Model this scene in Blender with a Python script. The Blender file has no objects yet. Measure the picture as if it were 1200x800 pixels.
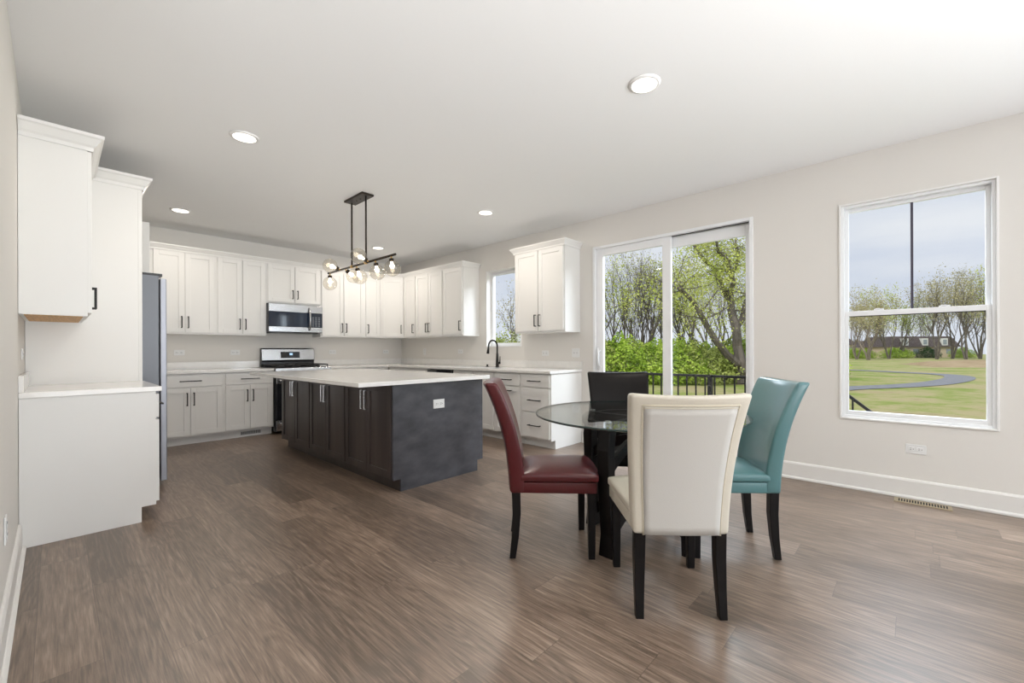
import bpy, bmesh, math, random
from mathutils import Vector, Matrix
random.seed(7)
C = bpy.context.scene.collection
PI = math.pi
# ------------------------------------------------------------------ camera, world, light, exposure
W, D, L, H = 4.457, 7.215, -0.145, 2.764      # window wall x, kitchen wall y, left wall x, ceiling z
FPX, CX, CY, YAW, ROLL, EYE = 500.27, 613.64, 410.5, 0.8323, -0.0037, 1.1524
cam_d = bpy.data.cameras.new('camera'); cam = bpy.data.objects.new('camera', cam_d); C.objects.link(cam)
cam_d.sensor_width = 36; cam_d.lens = FPX / 1200 * 36
cam_d.shift_x = -(CX - 600) / 1200; cam_d.shift_y = (CY - 400) / 1200
cam_d.clip_start = 0.05; cam_d.clip_end = 600
cam.matrix_world = Matrix.Translation((0, 0, EYE)) @ Matrix.Rotation(-YAW, 4, 'Z') @ Matrix.Rotation(PI/2, 4, 'X') @ Matrix.Rotation(ROLL, 4, 'Z')
sc = bpy.context.scene; sc.camera = cam
sc.view_settings.view_transform = 'Standard'; sc.view_settings.look = 'None'
sc.view_settings.gamma = 1; sc.view_settings.use_curve_mapping = False
sc.view_settings.exposure = 0.12

def sky_world():
    w = bpy.data.worlds.new('overcast_sky'); sc.world = w; w.use_nodes = True
    nt = w.node_tree; N = nt.nodes; K = nt.links
    bg = N['Background']; tc = N.new('ShaderNodeTexCoord')
    mp = N.new('ShaderNodeMapping'); mp.inputs['Scale'].default_value = (1.2, 1.2, 6)
    nz = N.new('ShaderNodeTexNoise'); nz.inputs['Scale'].default_value = 2.2; nz.inputs['Detail'].default_value = 5
    cr = N.new('ShaderNodeValToRGB')
    cr.color_ramp.elements[0].position = .35; cr.color_ramp.elements[0].color = (.66, .71, .82, 1)
    cr.color_ramp.elements[1].position = .65; cr.color_ramp.elements[1].color = (.82, .84, .89, 1)
    K.new(tc.outputs['Generated'], mp.inputs['Vector']); K.new(mp.outputs[0], nz.inputs['Vector'])
    K.new(nz.outputs['Fac'], cr.inputs['Fac']); K.new(cr.outputs['Color'], bg.inputs['Color'])
    bg.inputs['Strength'].default_value = .93
sky_world()

def area(name, loc, rot, sx, sy, power, color):
    l = bpy.data.lights.new(name, 'AREA'); l.shape = 'RECTANGLE'; l.size = sx; l.size_y = sy
    l.energy = power; l.color = color
    o = bpy.data.objects.new(name, l); C.objects.link(o); o.location = loc; o.rotation_euler = rot
    return o
sun_d = bpy.data.lights.new('hazy_sun', 'SUN'); sun_d.energy = 2.2; sun_d.angle = 0.5; sun_d.color = (1, .97, .9)
sun = bpy.data.objects.new('hazy_sun', sun_d); C.objects.link(sun); sun.rotation_euler = Vector((.7, 0, -.71)).to_track_quat('-Z', 'Y').to_euler()
REAR_Y = -4.6
# added fill lamps outside invented rear windows, standing in for daylight
for k, x in enumerate((-1.6, 0.9, 3.2)):
    area('rear_fill_lamp', (x, REAR_Y - .25, 1.45), (PI/2+.35, 0, 0), 1.7, 2.0, 30, (.93, .96, 1))
# added fill lamp behind the camera, aimed up and forward to brighten the ceiling
b_ = area('ceiling_fill_lamp', (.2, -3.0, 1.0), (0, 0, 0), 4.5, 2.2, 138, (.98, .985, 1)); b_.data.spread = math.radians(100)
b_.rotation_euler = Vector((.05, 1.05, 1.0)).to_track_quat('-Z', 'Y').to_euler()
# added fill lamp at an invented side window, brightening left wall and cabinets
sd_ = area('side_fill_lamp', (W + .3, -2.9, 1.45), (0, PI/2, 0), 2.0, 1.8, 125, (.80, .91, 1))
sd_.rotation_euler = Vector((-1, .55, .05)).to_track_quat('-Z', 'Y').to_euler()
# added lamps high outside, out of view, boosting skylight through door and windows
for y, sy, p in ((2.0, 2.2, 270), (0.0, 1.6, 210), (4.45, 1.2, 90)):
    a_ = area('yard_fill_lamp', (W+1.5, y, 3.9), (0, 0, 0), sy, 1.8, p, (.82, .90, 1))
    a_.rotation_euler = Vector((-1, 0, -.85)).to_track_quat('-Z', 'Y').to_euler()

# ------------------------------------------------------------------ materials
def mat(name, col, rough=.5, metal=0., spec=.5, coat=0., bump=None, var=None):
    m = bpy.data.materials.new(name); m.use_nodes = True
    nt = m.node_tree; N = nt.nodes; K = nt.links; b = N['Principled BSDF']
    b.inputs['Base Color'].default_value = (*col, 1); b.inputs['Roughness'].default_value = rough
    b.inputs['Metallic'].default_value = metal; b.inputs['Specular IOR Level'].default_value = spec
    b.inputs['Coat Weight'].default_value = coat; b.inputs['Coat Roughness'].default_value = .15
    tc = N.new('ShaderNodeTexCoord')
    if var:
        sc_, amt, stretch = var
        mp = N.new('ShaderNodeMapping'); mp.inputs['Scale'].default_value = stretch
        nz = N.new('ShaderNodeTexNoise'); nz.inputs['Scale'].default_value = sc_; nz.inputs['Detail'].default_value = 6
        cr = N.new('ShaderNodeValToRGB')
        cr.color_ramp.elements[0].position = .3; cr.color_ramp.elements[1].position = .7
        cr.color_ramp.elements[0].color = (*[max(0, c*(1-amt)) for c in col], 1)
        cr.color_ramp.elements[1].color = (*[min(1, c*(1+amt)) for c in col], 1)
        K.new(tc.outputs['Object'], mp.inputs['Vector']); K.new(mp.outputs[0], nz.inputs['Vector'])
        K.new(nz.outputs['Fac'], cr.inputs['Fac']); K.new(cr.outputs['Color'], b.inputs['Base Color'])
    if bump:
        sc_, st = bump
        nz = N.new('ShaderNodeTexNoise'); nz.inputs['Scale'].default_value = sc_; nz.inputs['Detail'].default_value = 3
        bp = N.new('ShaderNodeBump'); bp.inputs['Strength'].default_value = st; bp.inputs['Distance'].default_value = .004
        K.new(tc.outputs['Object'], nz.inputs['Vector']); K.new(nz.outputs['Fac'], bp.inputs['Height'])
        K.new(bp.outputs[0], b.inputs['Normal'])
    return m
def emit(name, col, s):
    m = bpy.data.materials.new(name); m.use_nodes = True; N = m.node_tree.nodes
    b = N['Principled BSDF']; b.inputs['Base Color'].default_value = (*col, 1)
    b.inputs['Emission Color'].default_value = (*col, 1); b.inputs['Emission Strength'].default_value = s
    return m
def glass(name, tint, ior=1.5, rough=0., base=0.0):
    m = bpy.data.materials.new(name); m.use_nodes = True
    nt = m.node_tree; N = nt.nodes; K = nt.links; N.remove(N['Principled BSDF'])
    out = N['Material Output']; t = N.new('ShaderNodeBsdfTransparent'); g = N.new('ShaderNodeBsdfGlossy')
    t.inputs['Color'].default_value = (*tint, 1); g.inputs['Roughness'].default_value = rough
    fr = N.new('ShaderNodeLayerWeight'); fr.inputs['Blend'].default_value = .5; f0 = ((ior-1)/(ior+1))**2 + base
    pw = N.new('ShaderNodeMath'); pw.operation = 'POWER'; pw.inputs[1].default_value = 5; K.new(fr.outputs['Facing'], pw.inputs[0])
    ad = N.new('ShaderNodeMath'); ad.operation = 'MULTIPLY_ADD'; ad.inputs[1].default_value = 1-f0; ad.inputs[2].default_value = f0; ad.use_clamp = True
    mx = N.new('ShaderNodeMixShader')
    K.new(pw.outputs[0], ad.inputs[0]); K.new(ad.outputs[0], mx.inputs[0]); K.new(t.outputs[0], mx.inputs[1]); K.new(g.outputs[0], mx.inputs[2])
    K.new(mx.outputs[0], out.inputs['Surface'])
    return m
M = {}
M['wall'] = mat('wall_paint', (.755, .73, .69), .85, spec=.2, bump=(220, .05))
M['ceil'] = mat('ceiling_paint', (.90, .90, .895), .9, spec=.15, bump=(180, .05))
M['base'] = mat('baseboard_paint', (.78, .76, .73), .45)
M['trim'] = mat('trim_paint', (.84, .83, .81), .4)
M['cab'] = mat('cabinet_paint', (.82, .81, .785), .38, spec=.45)
M['vinyl'] = mat('window_vinyl', (.86, .87, .88), .35)
M['quartz'] = mat('white_quartz', (.86, .845, .82), .12, spec=.5, var=(14, .025, (1, 1, 1)))
M['ply'] = mat('birch_underside', (.62, .36, .15), .6, var=(8, .2, (1, 12, 1)))
M['blackmetal'] = mat('black_metal', (.012, .011, .010), .4, spec=.3)
M['chrome'] = mat('brushed_nickel', (.72, .73, .75), .22, metal=1)
M['steel'] = mat('stainless_steel', (.50, .50, .51), .26, metal=1, var=(5, .08, (1, 1, 60)))
M['fridge'] = mat('fridge_grey_side', (.16, .17, .19), .4, metal=.3)
M['fridge_door'] = mat('fridge_steel_door', (.36, .375, .42), .42, metal=.6)
M['blkgloss'] = mat('black_gloss', (.012, .013, .016), .06, spec=.6)
M['blkenamel'] = mat('black_enamel', (.02, .02, .022), .25)
M['castiron'] = mat('cast_iron', (.02, .02, .02), .6)
M['island'] = mat('espresso_stain', (.060, .046, .042), .36, spec=.5, var=(6, .35, (1, 1, .12)))
M['islandend'] = mat('espresso_end_panel', (.066, .066, .076), .42, spec=.5, var=(5, .38, (.5, 1, 2)))
M['plate'] = mat('outlet_plastic', (.80, .80, .79), .3)
M['slot'] = mat('outlet_slots', (.10, .10, .10), .5)
M['register'] = mat('tan_register', (.42, .35, .23), .4, metal=.3)
M['dark'] = mat('dark_cavity', (.01, .01, .01), .8)
M['bronze'] = mat('dark_bronze', (.045, .035, .028), .4, metal=.8)
M['brass'] = mat('aged_brass', (.60, .40, .16), .3, metal=1)
M['wood_blk'] = mat('black_lacquer_wood', (.006, .005, .005), .34, spec=.22)
M['red'] = mat('oxblood_leather', (.072, .006, .008), .32, spec=.4, coat=.12, bump=(90, .12))
M['cream'] = mat('cream_leather', (.58, .535, .45), .42, spec=.45, bump=(110, .15))
M['teal'] = mat('teal_leather', (.072, .172, .18), .28, spec=.5, coat=.25, bump=(90, .12))
M['blackl'] = mat('black_leather', (.006, .0045, .004), .36, spec=.14, coat=0, bump=(90, .12))
M['panel_fabric'] = mat('grey_cream_fabric', (.52, .50, .465), .7, spec=.25, bump=(300, .15))
M['stitch_c'] = mat('cream_piping', (.55, .49, .38), .6)
M['pane'] = glass('window_glass', (.97, .98, .98), 1.25)
M['table_glass'] = glass('table_glass', (.93, .955, .945), 1.55)
M['glass_edge'] = mat('glass_edge', (.01, .03, .025), .1, spec=.7)
M['globe'] = glass('globe_glass', (.95, .925, .88), 1.4, base=.07)
M['bulb'] = emit('warm_bulb', (1, .88, .68), 9.0)
M['led'] = emit('led_diffuser', (1, .93, .82), 3.0)
M['display'] = emit('range_display', (.05, .12, .2), .25)
M['sink'] = mat('sink_steel', (.55, .55, .56), .3, metal=1)

def floor_material():
    m = bpy.data.materials.new('vinyl_plank_floor'); m.use_nodes = True
    nt = m.node_tree; N = nt.nodes; K = nt.links; b = N['Principled BSDF']
    def mth(op, a, bb=None, c=None):
        n = N.new('ShaderNodeMath'); n.operation = op
        for i, v in enumerate((a, bb, c)):
            if v is None: continue
            if isinstance(v, (int, float)): n.inputs[i].default_value = v
            else: K.new(v, n.inputs[i])
        return n.outputs[0]
    tc = N.new('ShaderNodeTexCoord'); sp = N.new('ShaderNodeSeparateXYZ'); K.new(tc.outputs['Object'], sp.inputs[0])
    PW, PL = .178, 1.22
    u = mth('DIVIDE', mth('ADD', sp.outputs['X'], .055), PW); row = mth('FLOOR', u)
    wn = N.new('ShaderNodeTexWhiteNoise'); wn.noise_dimensions = '1D'; K.new(row, wn.inputs['W'])
    v = mth('ADD', mth('DIVIDE', sp.outputs['Y'], PL), mth('MULTIPLY', wn.outputs['Value'], 3.7)); col = mth('FLOOR', v)
    cb = N.new('ShaderNodeCombineXYZ'); K.new(row, cb.inputs[0]); K.new(col, cb.inputs[1])
    wn2 = N.new('ShaderNodeTexWhiteNoise'); wn2.noise_dimensions = '3D'; K.new(cb.outputs[0], wn2.inputs['Vector'])
    pid = wn2.outputs['Value']
    # grain coordinates: offset per plank, stretched along the plank
    vo = N.new('ShaderNodeVectorMath'); vo.operation = 'SCALE'; K.new(wn2.outputs['Color'], vo.inputs[0]); vo.inputs['Scale'].default_value = 40
    va = N.new('ShaderNodeVectorMath'); va.operation = 'ADD'; K.new(tc.outputs['Object'], va.inputs[0]); K.new(vo.outputs[0], va.inputs[1])
    mp = N.new('ShaderNodeMapping'); mp.inputs['Scale'].default_value = (1, .04, 1); K.new(va.outputs[0], mp.inputs['Vector'])
    n1 = N.new('ShaderNodeTexNoise'); n1.inputs['Scale'].default_value = 120; n1.inputs['Detail'].default_value = 5; n1.inputs['Roughness'].default_value = .65
    K.new(mp.outputs[0], n1.inputs['Vector'])
    mp2 = N.new('ShaderNodeMapping'); mp2.inputs['Scale'].default_value = (1, .14, 1); K.new(va.outputs[0], mp2.inputs['Vector'])
    n2 = N.new('ShaderNodeTexNoise'); n2.inputs['Scale'].default_value = 5.5; n2.inputs['Detail'].default_value = 2.0; n2.inputs['Distortion'].default_value = .5
    K.new(mp2.outputs[0], n2.inputs['Vector'])
    rings = mth('ABSOLUTE', mth('SUBTRACT', mth('FRACT', mth('MULTIPLY', n2.outputs['Fac'], 13)), .5))
    n3 = N.new('ShaderNodeTexNoise'); n3.inputs['Scale'].default_value = 1.7; n3.inputs['Detail'].default_value = 2; K.new(mp2.outputs[0], n3.inputs['Vector'])
    g = mth('ADD', mth('MULTIPLY', n1.outputs['Fac'], .62), mth('MULTIPLY', rings, .16))
    g = mth('ADD', g, mth('MULTIPLY', n3.outputs['Fac'], .22))
    g = mth('ADD', g, mth('MULTIPLY', mth('SUBTRACT', pid, .5), .10))
    cr = N.new('ShaderNodeValToRGB'); e = cr.color_ramp.elements
    e[0].position = .365; e[0].color = (.110, .078, .057, 1); e[1].position = .70; e[1].color = (.41, .31, .24, 1)
    x = e.new(.52); x.color = (.225, .16, .118, 1)
    K.new(g, cr.inputs['Fac'])
    # seams
    fu = mth('FRACT', u); fv = mth('FRACT', v)
    su = mth('LESS_THAN', mth('MINIMUM', fu, mth('SUBTRACT', 1, fu)), .008)
    sv = mth('LESS_THAN', mth('MINIMUM', fv, mth('SUBTRACT', 1, fv)), .0012)
    seam = mth('MAXIMUM', su, sv)
    mx = N.new('ShaderNodeMix'); mx.data_type = 'RGBA'; mx.inputs['B'].default_value = (.07, .05, .04, 1)
    K.new(mth('MULTIPLY', seam, .55), mx.inputs['Factor']); K.new(cr.outputs['Color'], mx.inputs['A']); K.new(mx.outputs['Result'], b.inputs['Base Color'])
    b.inputs['Specular IOR Level'].default_value = .8
    K.new(mth('ADD', mth('MULTIPLY', n1.outputs['Fac'], .22), .22), b.inputs['Roughness'])
    bp = N.new('ShaderNodeBump'); bp.inputs['Strength'].default_value = .25; bp.inputs['Distance'].default_value = .002
    K.new(mth('SUBTRACT', n1.outputs['Fac'], mth('MULTIPLY', seam, .6)), bp.inputs['Height']); K.new(bp.outputs[0], b.inputs['Normal'])
    return m
M['floor'] = floor_material()

# ------------------------------------------------------------------ mesh helpers
class MB:
    def __init__(s): s.b = bmesh.new()
    def box(s, x0, x1, y0, y1, z0, z1, bev=0):
        x0, x1 = sorted((x0, x1)); y0, y1 = sorted((y0, y1)); z0, z1 = sorted((z0, z1))
        vs = [s.b.verts.new((x, y, z)) for x in (x0, x1) for y in (y0, y1) for z in (z0, z1)]
        fs = [s.b.faces.new([vs[i] for i in q]) for q in ((0,1,3,2),(4,6,7,5),(0,4,5,1),(2,3,7,6),(0,2,6,4),(1,5,7,3))]
        if bev:
            es = {e for f in fs for e in f.edges}
            bmesh.ops.bevel(s.b, geom=list(es), offset=bev, segments=2, affect='EDGES', profile=.5)
        return s
    def prism(s, pts, axis, a, c):
        """closed polygon pts (two coordinates) extruded along axis from a to c"""
        def P(p, t):
            return {'x': (t, p[0], p[1]), 'y': (p[0], t, p[1]), 'z': (p[0], p[1], t)}[axis]
        v0 = [s.b.verts.new(P(p, a)) for p in pts]; v1 = [s.b.verts.new(P(p, c)) for p in pts]
        n = len(pts); s.b.faces.new(v0[::-1]); s.b.faces.new(v1)
        for i in range(n): s.b.faces.new((v0[i], v0[(i+1) % n], v1[(i+1) % n], v1[i]))
        return s
    def tube(s, pts, r, n=10, cap=True):
        pts = [Vector(p) for p in pts]; rr = r if isinstance(r, (list, tuple)) else [r]*len(pts)
        rings = []; up = None
        for i, p in enumerate(pts):
            d = (pts[min(i+1, len(pts)-1)] - pts[max(i-1, 0)])
            if d.length < 1e-9: d = Vector((0, 0, 1))
            d.normalize()
            if up is None:
                up = Vector((0, 0, 1)) if abs(d.z) < .9 else Vector((1, 0, 0))
            a = d.cross(up).normalized(); bq = a.cross(d).normalized(); up = bq
            rings.append([s.b.verts.new(p + a*math.cos(2*PI*k/n)*rr[i] + bq*math.sin(2*PI*k/n)*rr[i]) for k in range(n)])
        for i in range(len(rings)-1):
            for k in range(n): s.b.faces.new((rings[i][k], rings[i][(k+1) % n], rings[i+1][(k+1) % n], rings[i+1][k]))
        if cap: s.b.faces.new(rings[0][::-1]); s.b.faces.new(rings[-1])
        return s
    def lathe(s, prof, n=32, c=(0, 0, 0), M4=None):
        rings = []
        for (r, z) in prof:
            if r < 1e-6: v = Vector((0, 0, z)); rings.append([s.b.verts.new(v)])
            else: rings.append([s.b.verts.new((r*math.cos(2*PI*k/n), r*math.sin(2*PI*k/n), z)) for k in range(n)])
        new = [v for q in rings for v in q]
        for i in range(len(rings)-1):
            A, B = rings[i], rings[i+1]
            for k in range(n):
                k2 = (k+1) % n
                if len(A) == 1 and len(B) == 1: continue
                if len(A) == 1: s.b.faces.new((A[0], B[k2], B[k]))
                elif len(B) == 1: s.b.faces.new((A[k], A[k2], B[0]))
                else: s.b.faces.new((A[k], A[k2], B[k2], B[k]))
        T = Matrix.Translation(c) @ (M4 if M4 else Matrix.Identity(4))
        bmesh.ops.transform(s.b, matrix=T, verts=new)
        return s
    def sweep(s, path, prof, z0):
        """prof = (outward, up) polygon swept on a 2D path with mitred corners; outward = right hand of travel"""
        P = [Vector(p) for p in path]; rings = []
        for i, p in enumerate(P):
            ns = []
            if i > 0: d = (P[i]-P[i-1]).normalized(); ns.append(Vector((d.y, -d.x)))
            if i < len(P)-1: d = (P[i+1]-P[i]).normalized(); ns.append(Vector((d.y, -d.x)))
            m = sum(ns, Vector((0, 0)))/len(ns); m = m/ m.length_squared if m.length > 1e-6 else ns[0]
            rings.append([s.b.verts.new((p.x+m.x*o, p.y+m.y*o, z0+u)) for o, u in prof])
        n = len(prof)
        for i in range(len(rings)-1):
            for k in range(n): s.b.faces.new((rings[i][k], rings[i][(k+1) % n], rings[i+1][(k+1) % n], rings[i+1][k]))
        s.b.faces.new(rings[0][::-1]); s.b.faces.new(rings[-1])
        return s
    def build(s, name, m, parent=None, smooth=False, bevel=0, subsurf=0, offset=None):
        bmesh.ops.recalc_face_normals(s.b, faces=s.b.faces)
        me = bpy.data.meshes.new(name)
        if offset is not None: bmesh.ops.translate(s.b, verts=s.b.verts, vec=offset)
        s.b.to_mesh(me); s.b.free()
        for q in (m if isinstance(m, (list, tuple)) else [m]): me.materials.append(q)
        o = bpy.data.objects.new(name, me); C.objects.link(o)
        if parent: o.parent = parent
        if smooth: me.polygons.foreach_set('use_smooth', [True]*len(me.polygons))
        if bevel:
            md = o.modifiers.new('bevel', 'BEVEL'); md.width = bevel; md.segments = 3; md.limit_method = 'ANGLE'; md.angle_limit = .7
        if subsurf:
            md = o.modifiers.new('sub', 'SUBSURF'); md.levels = subsurf; md.render_levels = subsurf
        return o
def thing(name, label, cat, loc=(0, 0, 0), rz=0, group=None):
    o = bpy.data.objects.new(name, None); C.objects.link(o); o.location = loc; o.rotation_euler = (0, 0, rz)
    o.empty_display_size = .1
    o['label'] = label; o['category'] = cat
    if group: o['group'] = group
    return o
def tag(o, label, cat, group=None):
    o['label'] = label; o['category'] = cat
    if group: o['group'] = group
    return o
def struct(o): o['kind'] = 'structure'; return o
def copy_tree(o, parent=None):
    c = o.copy(); C.objects.link(c); c.parent = parent
    for ch in list(o.children): copy_tree(ch, c)
    return c
def ring(mb, x0, x1, z0, z1, w, y0, y1, wb=None, wt=None):
    wb = w if wb is None else wb; wt = w if wt is None else wt
    mb.box(x0, x0+w, y0, y1, z0, z1); mb.box(x1-w, x1, y0, y1, z0, z1)
    mb.box(x0+w, x1-w, y0, y1, z0, z0+wb); mb.box(x0+w, x1-w, y0, y1, z1-wt, z1)
    return mb

# ------------------------------------------------------------------ the room shell
def wall_boxes(mb, t0, t1, z0, z1, openings, put):
    """solid wall with rectangular holes; put(mb, a0, a1, z0, z1)"""
    cuts = sorted(openings); a = t0
    for (o0, o1, p0, p1) in cuts:
        if o0 > a: put(mb, a, o0, z0, z1)
        if p0 > z0: put(mb, o0, o1, z0, p0)
        if p1 < z1: put(mb, o0, o1, p1, z1)
        a = o1
    if a < t1: put(mb, a, t1, z0, z1)
T = .17
XL, YB = -3.2, REAR_Y
struct(MB().box(XL-T, W+T, YB-T, D+T, -.2, 0).build('floor', M['floor']))
struct(MB().box(XL-T, W+T, YB-T, D+T, H, H+.2).build('ceiling', M['ceil']))
struct(MB().box(L, W, D, D+T, 0, H).build('wall_back', M['wall']))
WIN = (-.445, .447, .58, 2.355)          # big window
DOOR = (1.118, 2.891, 0, 2.405)          # sliding door
KWIN = (4.095, 4.825, 1.205, 2.36)       # kitchen window
SWIN = (-3.8, -2.0, .45, 2.36)  # invented side window, out of view, opening for the side fill lamp
m = MB()
wall_boxes(m, YB-T, D+T, 0, H, [WIN, DOOR, KWIN, SWIN], lambda mb, a, b, z0, z1: mb.box(W, W+T, a, b, z0, z1))
struct(m.build('wall_right', M['wall']))
LEFT_END = 1.0
m = MB(); m.box(L-.12, L, LEFT_END, D+T, 0, H)
struct(m.build('wall_left', M['wall']))
struct(MB().box(XL-T, L-.12, LEFT_END, LEFT_END+.12, 0, H).build('wall_hall', M['wall']))
struct(MB().box(XL-T, XL, YB-T, LEFT_END, 0, H).build('wall_far_left', M['wall']))
m = MB()
RW = [(x-.9, x+.9, .4, 2.5) for x in (-1.6, .9, 3.2)]  # invented rear windows, openings for the rear fill lamps
wall_boxes(m, XL, W, 0, H, RW, lambda mb, a, b, z0, z1: mb.box(a, b, YB-T, YB, z0, z1))
struct(m.build('wall_rear', M['wall']))
BBP = [(0, 0), (.030, 0), (.030, .012), (.020, .022), (.0155, .022), (.0155, .132), (.009, .145), (.004, .148), (0, .148)]
struct(MB().sweep([(W, 1.108), (W, YB)][::1], BBP, 0).build('baseboard_right', M['base']))
struct(MB().sweep([(W, 3.06), (W, 2.90)], BBP, 0).build('baseboard_right_2', M['base']))
struct(MB().sweep([(L, LEFT_END), (L, 3.858)], BBP, 0).build('baseboard_left', M['base']))

def pane_mesh(name, x0, x1, y0, y1, z0, z1, parent):
    return MB().box(x0, x1, y0, y1, z0, z1).build(name, M['pane'], parent)
# window_1 : the big double-hung window right of the door (local frame: world coordinates)
def root_struct(name):
    o = bpy.data.objects.new(name, None); C.objects.link(o); o['kind'] = 'structure'; return o
def ringX(mb, y0, y1, z0, z1, w, x0, x1, wb=None, wt=None):
    wb = w if wb is None else wb; wt = w if wt is None else wt
    mb.box(x0, x1, y0, y0+w, z0, z1); mb.box(x0, x1, y1-w, y1, z0, z1)
    mb.box(x0, x1, y0+w, y1-w, z0, z0+wb); mb.box(x0, x1, y0+w, y1-w, z1-wt, z1); return mb
w1 = root_struct('window_1')
ringX(MB(), -.452, .454, .573, 2.362, .013, W-.012, W+.13).build('window_casing', M['trim'], w1, bevel=.002)
ringX(MB(), -.439, .441, .586, 2.349, .020, W+.012, W+.12).build('window_frame', M['vinyl'], w1, bevel=.002)
s_ = ringX(MB(), -.419, .421, 1.425, 2.329, .026, W+.062, W+.095, wb=.03).build('upper_sash', M['vinyl'], w1, bevel=.002)
MB().box(W+.076, W+.080, -.394, .396, 1.455, 2.304).build('window_pane', M['pane'], s_)
MB().box(W+.070, W+.086, -.008, .008, 1.455, 2.304).build('glazing_bar', mat('dark_muntin', (.05, .045, .07), .5), s_)
s_ = ringX(MB(), -.419, .421, .606, 1.468, .026, W+.024, W+.058, wb=.034, wt=.042).build('lower_sash', M['vinyl'], w1, bevel=.002)
MB().box(W+.038, W+.042, -.394, .396, .64, 1.427).build('window_pane', M['pane'], s_)
for y in (-.18, .20):
    MB().box(W+.030, W+.058, y-.03, y+.03, 1.468, 1.480).box(W+.02, W+.04, y-.008, y+.02, 1.474, 1.484).build('sash_lock', M['vinyl'], w1, bevel=.002)
MB().box(W+.024, W+.030, -.39, .39, 1.421, 1.427).build('weather_strip', M['dark'], s_)
# window_2 : kitchen window over the sink, set deep in a drywall return
w2 = root_struct('window_2')
ringX(MB(), 4.095, 4.825, 1.205, 2.36, .012, W-.006, W+.165).build('window_casing', M['trim'], w2, bevel=.002)
ringX(MB(), 4.107, 4.813, 1.217, 2.348, .045, W+.085, W+.14, wb=.05).build('window_frame', M['vinyl'], w2, bevel=.003)
MB().box(W+.105, W+.109, 4.152, 4.768, 1.262, 2.303).build('window_pane', M['pane'], w2)
# door_1 : two-panel sliding patio door
d1 = root_struct('door_1')
m = MB(); y0, y1, z1 = 1.112, 2.897, 2.411
m.box(W-.012, W+.15, y0, y0+.032, 0, z1); m.box(W-.012, W+.15, y1-.032, y1, 0, z1); m.box(W-.012, W+.15, y0+.032, y1-.032, z1-.03, z1); m.box(W-.012, W+.15, y0+.032, y1-.032, 0, .035)
m.build('door_frame', M['vinyl'], d1, bevel=.002)
s_ = ringX(MB(), 1.925, 2.865, .035, 2.381, .095, W+.02, W+.062, wb=.13, wt=.085).build('sliding_panel', M['vinyl'], d1, bevel=.003)
MB().box(W+.038, W+.044, 2.02, 2.77, .165, 2.296).build('door_pane', M['pane'], s_)
MB().box(W+.003, W+.02, 2.826, 2.850, .92, 1.18).tube([(W+.02, 2.815, .95), (W-.02, 2.812, .97), (W-.035, 2.81, 1.05), (W-.02, 2.812, 1.13), (W+.02, 2.815, 1.15)], .008).build('door_handle', M['vinyl'], s_, smooth=True)
s_ = ringX(MB(), 1.144, 2.01, .035, 2.375, .055, W+.075, W+.117, wb=.13, wt=.11).build('fixed_panel', M['vinyl'], d1, bevel=.003)
MB().box(W+.093, W+.099, 1.199, 1.955, .165, 2.265).build('door_pane', M['pane'], s_)
MB().box(W+.03, W+.034, 1.15, 1.92, 2.372, 2.380).build('screen_track', M['dark'], d1)
# invented rear and side windows of the unseen living area, for the fill lamps
for k, (a, b, z0, z1) in enumerate(RW):
    w = root_struct('window_%d' % (k+3))
    m = MB(); ring(m, a, b, z0, z1, .05, YB-.14, YB+.01); m.box((a+b)/2-.02, (a+b)/2+.02, YB-.1, YB-.05, z0+.05, z1-.05)
    m.build('window_frame', M['vinyl'], w)
w = root_struct('window_6'); ringX(MB(), SWIN[0], SWIN[1], SWIN[2], SWIN[3], .05, W-.01, W+.14).build('window_frame', M['vinyl'], w)

# ------------------------------------------------------------------ cabinets (local frame: wall at y=0, front towards -y)
def bar_pull(parent, x, y, z, length, vertical, m, name='handle', th=.011, off=.030):
    b = MB(); h = length/2; t = th/2
    if vertical:
        b.box(x-t, x+t, y-off-th, y-off, z-h, z+h)
        for zz in (z-h, z+h-th): b.box(x-t, x+t, y-off, y, zz, zz+th)
    else:
        b.box(x-h, x+h, y-off-th, y-off, z-t, z+t)
        for xx in (x-h+.008, x+h-.008-th): b.box(xx, xx+th, y-off, y, z-t, z+t)
    return b.build(name, m, parent, bevel=.002)
def shaker(parent, x0, x1, z0, z1, yf, m, name='door', fw=.057, th=.019, inset=.009):
    """door leaf whose back lies at y=yf"""
    b = MB(); y1 = yf; y0 = yf-th
    ring(b, x0, x1, z0, z1, fw, y0, y1)
    b.box(x0+fw, x1-fw, y0+inset, y1, z0+fw, z1-fw)
    return b.build(name, m, parent, bevel=.0018)
def slab(parent, x0, x1, z0, z1, yf, m, name='drawer', th=.019):
    return MB().box(x0, x1, yf-th, yf, z0, z1).build(name, m, parent, bevel=.003)
def body(parent, w, dep, z0, z1, m, toe=False, name='body'):
    b = MB()
    if toe: b.prism([(0, 0), (0, z1), (-dep, z1), (-dep, .102), (-dep+.075, .102), (-dep+.075, 0)], 'x', 0, w)
    else: b.box(0, w, -dep, 0, z0, z1)
    return b.build(name, m, parent, bevel=.001)
def upper_cab(label, loc, rz, w, z0, z1, doors, dep=.315, group='white upper cabinets', mk='cab', hl=.15, wood=False):
    """doors: list of (x0, x1, handle side -1/1)"""
    t = thing('upper_cabinet', label, 'cabinet', loc, rz, group)
    bd = body(t, w, dep, z0, z1, M[mk])
    for (a, b, hs) in doors:
        dr = shaker(t, a, b, z0+.022, z1-.022, -dep, M[mk])
        bar_pull(dr, (b-.028) if hs > 0 else (a+.028), -dep-.019, z0+.022+.055+hl/2, hl, True, M['blackmetal'])
    if wood: MB().box(.02, w-.02, -dep+.02, -.02, z0-.003, z0+.001).build('underside', M['ply'], t)
    return t
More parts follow.
